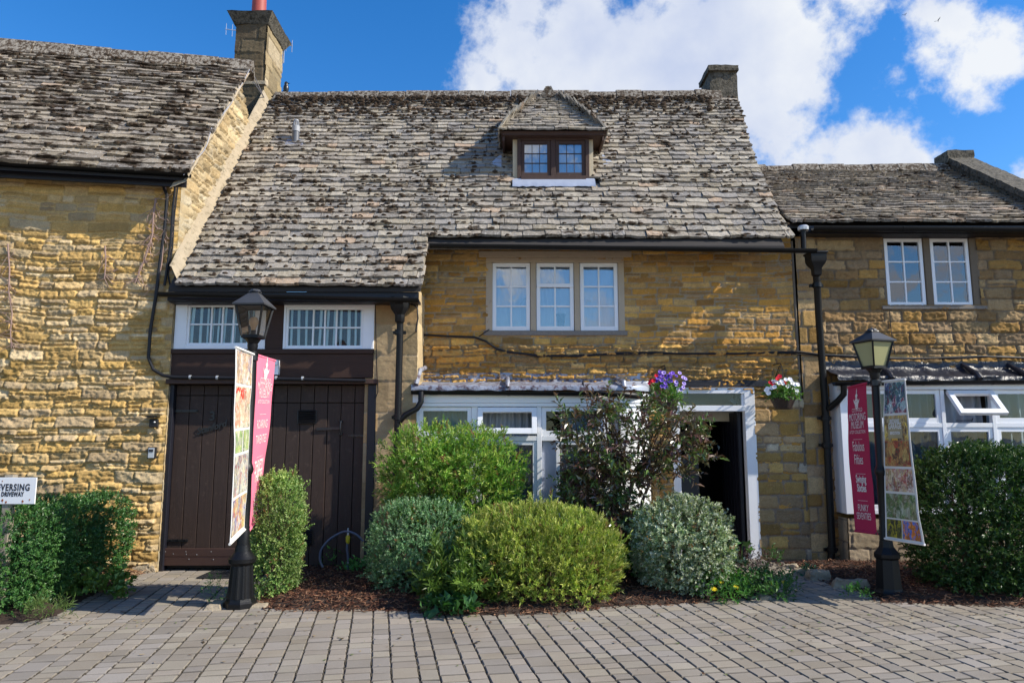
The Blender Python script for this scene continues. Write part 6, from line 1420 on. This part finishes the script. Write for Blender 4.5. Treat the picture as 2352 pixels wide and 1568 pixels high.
# purple-leaved elder with bare stems
el_ = thing('purple_leaved_shrub', 'open dark purple leaved shrub on bare stems between the bay window and door', 'shrub', (1.45, 8.35, 0))
r = np.random.default_rng(109); rr = random.Random(109); m = MB(); YE = 8.40
def pe(px, py, dy=0): return P(px, py, YE + dy)
tips = []
def limb(pts, r0, r1): m.tube(pts, [r0 + (r1 - r0) * i / (len(pts) - 1) for i in range(len(pts))], 7)
b0 = pe(1432, 1275); b0.z = 0
limb([b0, pe(1435, 1215, .02), pe(1440, 1150, .0), pe(1455, 1100, -.02), pe(1490, 1060, -.03), pe(1525, 1000, -.02), pe(1540, 960)], .035, .012)
limb([b0 + Vector((-.03, 0, 0)), pe(1418, 1200), pe(1415, 1140, .05), pe(1405, 1080, .05), pe(1395, 1000, .05), pe(1390, 950)], .028, .008)
b1 = b0 + Vector((.1, .05, 0)); limb([b1, pe(1465, 1220), pe(1475, 1150), pe(1500, 1090), pe(1525, 1062)], .028, .012)
limb([pe(1525, 1065), pe(1530, 1010), pe(1560, 975)], .014, .006); limb([pe(1440, 1150), pe(1425, 1080, .1), pe(1440, 1000, .15), pe(1450, 940, .1)], .016, .006)
b2 = b0 + Vector((-.22, .05, 0)); limb([b2, pe(1368, 1200), pe(1350, 1130), pe(1335, 1060), pe(1325, 990), pe(1318, 945)], .016, .005)
limb([pe(1500, 1090), pe(1550, 1085), pe(1570, 1050), pe(1590, 1030)], .008, .004)
for (a, b_, c_, d_) in ((1352, 1000, 1348, 930), (1375, 980, 1372, 938), (1400, 960, 1400, 925), (1345, 990, 1330, 950)): limb([pe(a, b_), pe(c_, d_)], .007, .004)
blobs = []
for _ in range(200):
    a, e = rr.uniform(1300, 1605), rr.uniform(930, 1095); 
    if ((a - 1455) / 165) ** 2 + ((e - 1020) / 90) ** 2 < 1.0: blobs.append(pe(a, e, rr.uniform(-.34, .3)))
for _ in range(120): blobs.append(pe(rr.uniform(1335, 1470), rr.uniform(1060, 1200), rr.uniform(-.2, .2)))
for _ in range(30): blobs.append(pe(rr.uniform(1310, 1350), rr.uniform(1090, 1160), rr.uniform(-.1, .1)))
for (px, py) in ((1590, 1040), (1610, 1050), (1620, 1052), (1575, 990), (1580, 1000), (1560, 960), (1310, 960), (1295, 945), (1300, 985), (1400, 925), (1440, 922), (1480, 928), (1520, 935), (1350, 932), (1370, 928), (1600, 1020), (1590, 1000), (1560, 1075)): blobs.append(pe(px, py, rr.uniform(-.15, .15)))
cen = np.array(pe(1440, 1080)); Bp = np.array([tuple(b) for b in blobs]); Bd = norm(norm(Bp - cen) + np.array((0, 0, .25)) + r.normal(0, .35, Bp.shape))
for b, d in list(zip(Bp, Bd))[::2]: m.tube([Vector(b) - Vector(d) * .16 - Vector((0, 0, .05)), Vector(b), Vector(b) + Vector(d) * .12], [.006, .005, .002], 4, cap=False)
m.build('stems', m_bark, el_, smooth=True)
Oe = np.repeat(Bp, 3, 0) + r.normal(0, .035, (len(Bp) * 3, 3)); Ae = norm(np.repeat(Bd, 3, 0) + r.normal(0, .55, (len(Bp) * 3, 3)))
Pb, D, Nn, L, W_, cc = sprigs(r, Oe, Ae, 8, .17, .075, .030, .75, [(.11,.095,.045),(.13,.075,.045),(.12,.17,.05),(.13,.065,.055),(.11,.18,.05)], .05, cvar=.35)
leafmesh('foliage', el_, Pb, D, Nn, L, W_, cc, leafmat('dark_purple_leaf', .28, .15, .8), .2, .25)

# low plants
def lowplant(name, label, cat, px, py, rad, h, n, k, sl, L_l, Wl, pal, seed, updir=.6, group=None, root=None, mat=None):
    g = G(px, py); r = np.random.default_rng(seed); root = root or thing(name, label, cat, (g.x, g.y, 0), group)
    O, nr, q = shell(r, n, (g.x, g.y, h * .4), (rad, rad * .8, h * .6), 2.2, .2, .5, -.6, seed=seed); O[:, 2] = np.maximum(O[:, 2], .02); A = norm(nr * .6 + np.array((0, 0, updir)) + r.normal(0, .4, nr.shape))
    Pb, D, Nn, L, W_, cc = sprigs(r, O, A, k, sl, L_l, Wl, .8, pal, .2); leafmesh('foliage', root, Pb, D, Nn, L, W_, cc, mat)
    return root, g
GRN = [(.08, .22, .04), (.11, .27, .05), (.06, .17, .03)]
def daisy(m, c, s, mat_i, n=11, d=(0, -.5, .85)):
    d = Vector(d).normalized(); a = d.cross(Vector((1, 0, 0))).normalized(); b = d.cross(a); c = Vector(c)
    for i in range(n):
        t = 2 * math.pi * i / n; u = a * math.cos(t) + b * math.sin(t); w = a * -math.sin(t) + b * math.cos(t)
        m.add([c, c + u * s * .6 + w * s * .17, c + u * s, c + u * s * .6 - w * s * .17], [(0, 1, 2, 3)])
m_dy = simple('yellow_petal', (.75, .55, .01), .6)
rt_, g_ = lowplant('daisy_plant', 'low clump of yellow daisies at the foot of the variegated shrub', 'flowering plant', 1662, 1376, .26, .26, 150, 7, .08, .05, .014, GRN, 120)
m = MB()
for (px, py, dy) in ((1690, 1347, 0), (1654, 1335, .1), (1640, 1352, 0)): daisy(m, P(px, py, g_.y + dy - .1), .035, 0)
m.build('flower', m_dy, rt_, fix=False)
rt_, g_ = lowplant('daisy_plant', 'darker clump with two yellow daisies nearest the paving by the door path', 'flowering plant', 1745, 1368, .36, .22, 190, 7, .09, .05, .018, [(.05,.13,.035),(.07,.17,.04)], 121)
m = MB()
for (px, py, dy) in ((1772, 1337, 0), (1803, 1337, .05)): p = P(px, py, g_.y + dy); daisy(m, p, .042, 0); 
m.build('flower', m_dy, rt_, fix=False)
m = MB()
for (px, py, dy) in ((1772, 1337, 0), (1803, 1337, .05)): p = P(px, py, g_.y + dy); m.tube([p, p + Vector((-.03, .02, -.16))], .003, 4)
m.build('flower_stem', simple('green_stem', (.06, .16, .03), .6), rt_)
lowplant('purple_leaved_plant', 'low dusky purple leaved plant beside the variegated shrub', 'plant', 1715, 1332, .36, .30, 330, 8, .07, .022, .009, [(.06,.025,.03),(.09,.045,.045),(.045,.04,.025),(.13,.08,.07)], 122)
lowplant('weed', 'small feathery weed on the slab left of the fluted lamp post', 'weed', 492, 1388, .09, .22, 36, 9, .10, .03, .006, GRN, 123)
lowplant('weed', 'tuft of grass at the front corner of the left hedge', 'weed', 110, 1424, .16, .16, 70, 6, .09, .05, .006, [(.10,.17,.04),(.14,.2,.06)], 124)
lowplant('leafy_weed', 'bright green leafy weed in the mulch below the garden hose', 'weed', 832, 1322, .20, .12, 60, 6, .09, .05, .022, [(.08,.26,.06),(.1,.3,.07)], 125)
lowplant('nettle_plant', 'small nettle like plant growing inside the loop of the hose', 'weed', 766, 1306, .11, .26, 45, 7, .10, .05, .02, GRN, 126)
lowplant('leafy_plant', 'broad leaved green plant between the yellow green and variegated shrubs', 'plant', 1437, 1335, .14, .30, 46, 5, .10, .10, .045, [(.07,.22,.03),(.12,.30,.04)], 127)
lowplant('weed', 'small weed against the wall beside the door step', 'weed', 1775, 1296, .10, .2, 30, 6, .08, .04, .014, [(.05,.13,.03)], 128)
lowplant('weed', 'small weed on the right bed left of the shorter lamp post', 'weed', 1968, 1375, .09, .12, 30, 5, .06, .035, .018, GRN, 129)
lowplant('weed', 'small bluish weed between the edging stones of the right bed', 'weed', 1858, 1322, .08, .1, 24, 5, .05, .04, .02, [(.05,.14,.07)], 130)
lowplant('ground_ivy', 'yellow green leaves trailing from the foot of the left hedge', 'plant', 225, 1372, .30, .20, 120, 5, .08, .055, .045, [(.14,.22,.04),(.09,.17,.03)], 131)
lowplant('fern', 'pale fern fronds at the foot of the right hedge', 'plant', 2125, 1290, .22, .5, 60, 12, .16, .035, .008, [(.13,.18,.06),(.17,.22,.08)], 132)
lowplant('broad_leaved_weed', 'dark broad leaved plant on the paving edge below the yellow green shrub', 'weed', 1035, 1412, .20, .10, 40, 4, .08, .10, .055, [(.04,.12,.03)], 133)
# seedling with lobed leaves by the door
sd_ = thing('hollyhock_seedling', 'young plant with broad light green leaves in front of the dark doorway', 'plant', tuple(G(1705, 1320)))
r = np.random.default_rng(134); gy__ = G(1705, 1320).y; b = Vector((P(1705, 1300, gy__).x, gy__, 0)); m = MB(); m.tube([b, P(1703, 1290, gy__), P(1705, 1250, gy__)], .006, 5); m.build('stem', simple('pale_stem', (.12, .2, .05), .6), sd_)
m = MB()
for (px, py, s_, rt0) in ((1690, 1245, .07, 2.6), (1715, 1248, .08, -.2), (1722, 1262, .08, -1.2), (1698, 1285, .10, 2.2), (1712, 1292, .08, -.6), (1688, 1262, .06, 2.9)):
    c = P(px, py, gy__ - .03); pts = []
    for i in range(15): a = 2 * math.pi * i / 15; q = s_ * (.72 + .28 * math.cos(a * 5)) ; pts.append((c.x + q * math.cos(a), c.y - .03 * math.sin(a + rt0) - .4 * q * math.sin(a), c.z + q * .75 * math.sin(a)))
    m.add([tuple(c)] + pts, [(0, 1 + i, 1 + (i + 1) % 15) for i in range(15)])
o = m.build('leaves', simple('light_green_leaf', (.10, .27, .05), .5, vary=.2, nscale=30), sd_, fix=False)

# hose on its stake
hs_ = thing('garden_hose', 'blue grey hose arching over the mulch from a yellow connector', 'hose', tuple(G(795, 1320)))
yh = 8.68
m = MB(); pts = [P(742, 1302, yh), P(735, 1285, yh), P(738, 1262, yh), P(755, 1240, yh), P(780, 1224, yh), P(799, 1220, yh), P(820, 1228, yh), P(834, 1242, yh)]
def smooth_path(pts, n=5):
    out = []
    for i in range(len(pts) - 1):
        p0, p1, p2, p3 = pts[max(i-1, 0)], pts[i], pts[i+1], pts[min(i+2, len(pts)-1)]
        for k in range(n): t = k / n; out.append(.5 * ((2*p1) + (-p0+p2)*t + (2*p0-5*p1+4*p2-p3)*t*t + (-p0+3*p1-3*p2+p3)*t**3))
    return out + [pts[-1]]
m.tube(smooth_path(pts), .014, 8); b = P(799, 1292, yh); b.z = 0
m.tube(smooth_path([P(798, 1247, yh), P(797, 1260, yh), P(799, 1280, yh), b]), .014, 8); m.build('tube', m_hose, hs_, smooth=True)
m = MB(); c = P(799, 1238, yh); m.lathe(c, [(.012, -.05), (.024, -.03), (.026, .03), (.014, .05)], 10); m.build('connector', m_yellow, hs_, smooth=True)
m = MB(); m.tube([c + Vector((0, 0, .04)), c + Vector((0, 0, .13))], [.013, .008], 8); m.build('tap', m_lpipe, hs_, smooth=True)

# hanging baskets
def petunia(m, c, d, s, n=5):
    d = Vector(d).normalized(); a = d.cross(Vector((0, 0, 1))).normalized(); b = d.cross(a); c = Vector(c); k = 10
    ring = [c + d * s * .25 + (a * math.cos(2*math.pi*i/k) + b * math.sin(2*math.pi*i/k)) * s * (1 if i % 2 == 0 else .86) for i in range(k)]
    rin = [c + d * s * .08 + (a * math.cos(2*math.pi*i/k) + b * math.sin(2*math.pi*i/k)) * s * .35 for i in range(k)]
    m.mi = 0; m.add(ring + rin, [(i, (i+1) % k, k + (i+1) % k, k + i) for i in range(k)]); m.mi = 1; m.add(rin + [c - d * s * .1], [(i, (i+1) % k, k) for i in range(k)]); m.mi = 0
def basket(label, px, py, Y, cols, seed, trail):
    r = random.Random(seed); rn = np.random.default_rng(seed); t = thing('hanging_basket', label, 'hanging basket', tuple(P(px, py, Y)), 'flower baskets hanging either side of the door')
    c = P(px, py, Y); m = MB()
    prof = [(.085, -.155), (.10, -.15)] + [(.10 + .055 * i / 8 + (.004 if i % 2 else 0), -.15 + .13 * i / 8) for i in range(9)] + [(.165, -.015), (.165, 0), (.15, 0), (.14, -.03)]
    m.lathe(c, prof, 24); m.build('basket', m_basket, t, smooth=True, ang=25)
    m = MB(); top = c + Vector((0, 0, .42))
    for k in range(3): a = k * 2.094 + .4; m.tube([c + Vector((.155 * math.cos(a), .155 * math.sin(a), 0)), top], .004, 5)
    m.tube([top, top + Vector((0, .04, .03)), Vector((c.x, YM, top.z + .03))], .008, 6); m.tube([top + Vector((0, .06, -.0)), Vector((c.x, YM - .01, top.z - .22))], .006, 5); m.build('chain_and_bracket', m_iron, t)
    O, nr, q = shell(rn, 260, tuple(c + Vector((0, 0, .06))), (.18, .17, .14), 2, .2, .5, -.5, seed=seed); A = norm(nr + np.array((0, 0, .2)) + rn.normal(0, .4, nr.shape))
    Pb, D, Nn, L, W_, cc = sprigs(rn, O, A, 7, .06, .035, .016, .8, [(.12,.26,.05),(.16,.32,.06),(.09,.2,.04)], .1); leafmesh('foliage', t, Pb, D, Nn, L, W_, cc)
    for (name, mat1, mat2, spots) in cols:
        m = MB()
        for (x, y) in spots: p = P(x, y, Y - .14 + r.uniform(-.03, .03)); dv = (p - (c + Vector((0, .15, 0)))); petunia(m, p, dv.normalized() + Vector((0, -.8, .2)), r.uniform(.026, .035))
        m.build(name, [mat1, mat2], t, fix=False)
pm = lambda n, c: leafmat_const(n, c)
def leafmat_const(name, c):
    return simple(name, c, .7, vary=.1, nscale=60, spec=.15)
wht, red, ppl, dpp, pnk = pm('white_petal', (.82, .80, .82)), pm('red_petal', (.62, .02, .04)), pm('violet_petal', (.20, .10, .55)), pm('deep_violet_petal', (.05, .02, .22)), pm('pale_violet_petal', (.42, .32, .70))
def sc(l): return [(1481.9 + x * .1614, 832.8 + y * .1614) for x, y in l]
basket('basket of violet petunias left of the front door frame', 1530, 917, 9.38,
   [('violet_flower', ppl, dpp, sc([(210,130),(360,160),(440,190),(390,150),(240,190),(300,225),(235,250),(370,260),(360,200),(180,215),(290,290),(240,335),(295,350),(160,260),(330,190),(320,285),(200,170)])),
    ('pale_violet_flower', pnk, dpp, sc([(490,148),(540,215),(570,230),(550,295),(435,310),(265,145),(505,380),(540,350),(440,280)])), ('red_flower', red, red, sc([(160,185),(80,262),(120,258),(65,290)])), ('white_flower', wht, wht, sc([(465,380),(470,400)]))], 141, True)
basket('basket of white and red petunias right of the front door', 1798, 912, 9.38,
   [('white_flower', wht, wht, sc([(1740,370),(1800,360),(1755,430),(1720,390),(1840,345),(1850,270),(1900,290),(2000,240),(2060,240),(2090,300),(2040,330),(2130,310),(2170,310),(2110,380),(2155,400),(2150,430),(2080,270),(1960,300),(2020,340),(1820,270),(1940,265)])),
    ('red_flower', red, red, sc([(1895,210),(1880,230),(1780,280),(1820,300),(2000,285),(1915,195)]))], 142, False)

# birds
def bird(label, px, py, Y, s, roll, seed):
    c = P(px, py, Y); m = MB(); a = Vector((math.cos(roll), 0, math.sin(roll))); up = Vector((-math.sin(roll), 0, math.cos(roll))); f = Vector((0, 1, 0))
    body = [(-.5, .0), (-.3, .06), (0, .10), (.25, .07), (.42, .05), (.55, .0)]
    vs = []; n = 8
    for (t, r_) in body:
        for k in range(n): q = 2 * math.pi * k / n; vs.append(c + (f * .35 + a * .0 - up * .25) .normalized() * t * s + (a * math.cos(q) + up * math.sin(q)) * r_ * s)
    m.add(vs, [(i*n+k, i*n+(k+1) % n, (i+1)*n+(k+1) % n, (i+1)*n+k) for i in range(len(body) - 1) for k in range(n)])
    for sg in (-1, 1):
        w = [(0, .12, 0), (.45, .16, .12), (.85, .10, .30), (1.15, -.02, .34), (.85, -.10, .24), (.45, -.14, .05), (0, -.12, -.02)]
        top = [c + a * (sg * x * s) + f * (y * s) + up * ((z_ + .02) * s) for x, y, z_ in w]; bot = [p - up * .03 * s for p in top]
        m.add(top + bot, [tuple(range(7)), tuple(range(13, 6, -1))] + [(i, (i+1) % 7, 7 + (i+1) % 7, 7 + i) for i in range(7)])
    return tag(m.build('bird', m_iron, None, smooth=True, ang=60), label, 'bird', 'dark birds gliding high in the sky')
bird('dark gliding bird nearer the right corner, wings tilted', 2155, 47, 60, .36, R(38), 1)
bird('smaller dark bird further left against the cloud edge', 2079, 34, 66, .30, R(25), 2)
# dark bird sitting on the ridge next to the chimney
c = P(657, 206, RY); m = MB(); c.z = RZ + .09
m.lathe(c, [(.0, 0), (.035, .02), (.05, .07), (.045, .12), (.03, .15), (.035, .18), (.02, .205), (.0, .21)], 10, cap=False)
m.add([c + Vector((.03, 0, .19)), c + Vector((.07, 0, .18)), c + Vector((.03, .01, .17)), c + Vector((.03, -.01, .17))], [(0, 1, 2), (0, 3, 1), (2, 1, 3)]); m.add([c + Vector((-.03, -.02, .05)), c + Vector((-.03, .02, .05)), c + Vector((-.10, 0, -.0))], [(0, 1, 2)])
tag(m.build('perched_bird', m_iron, None, smooth=True), 'small dark bird perched on the ridge beside the tall chimney', 'bird')

# ------------------------------------------------------------------ put every thing's origin at its own base
bpy.context.view_layer.update()
for o in list(C.objects):
    if o.parent is None and o.type == 'EMPTY' and o.children:
        pts = []
        for ch in o.children_recursive:
            if ch.type == 'MESH' and len(ch.data.vertices):
                a = np.empty(len(ch.data.vertices) * 3, np.float32); ch.data.vertices.foreach_get('co', a); a = a.reshape(-1, 3); pts += [a.min(0), a.max(0)]
        pts = np.array(pts); lo, hi = pts.min(0), pts.max(0); loc = Vector(((lo[0] + hi[0]) / 2, (lo[1] + hi[1]) / 2, lo[2])); o.location = loc
        for ch in o.children: ch.matrix_parent_inverse = Matrix.Translation(-loc)
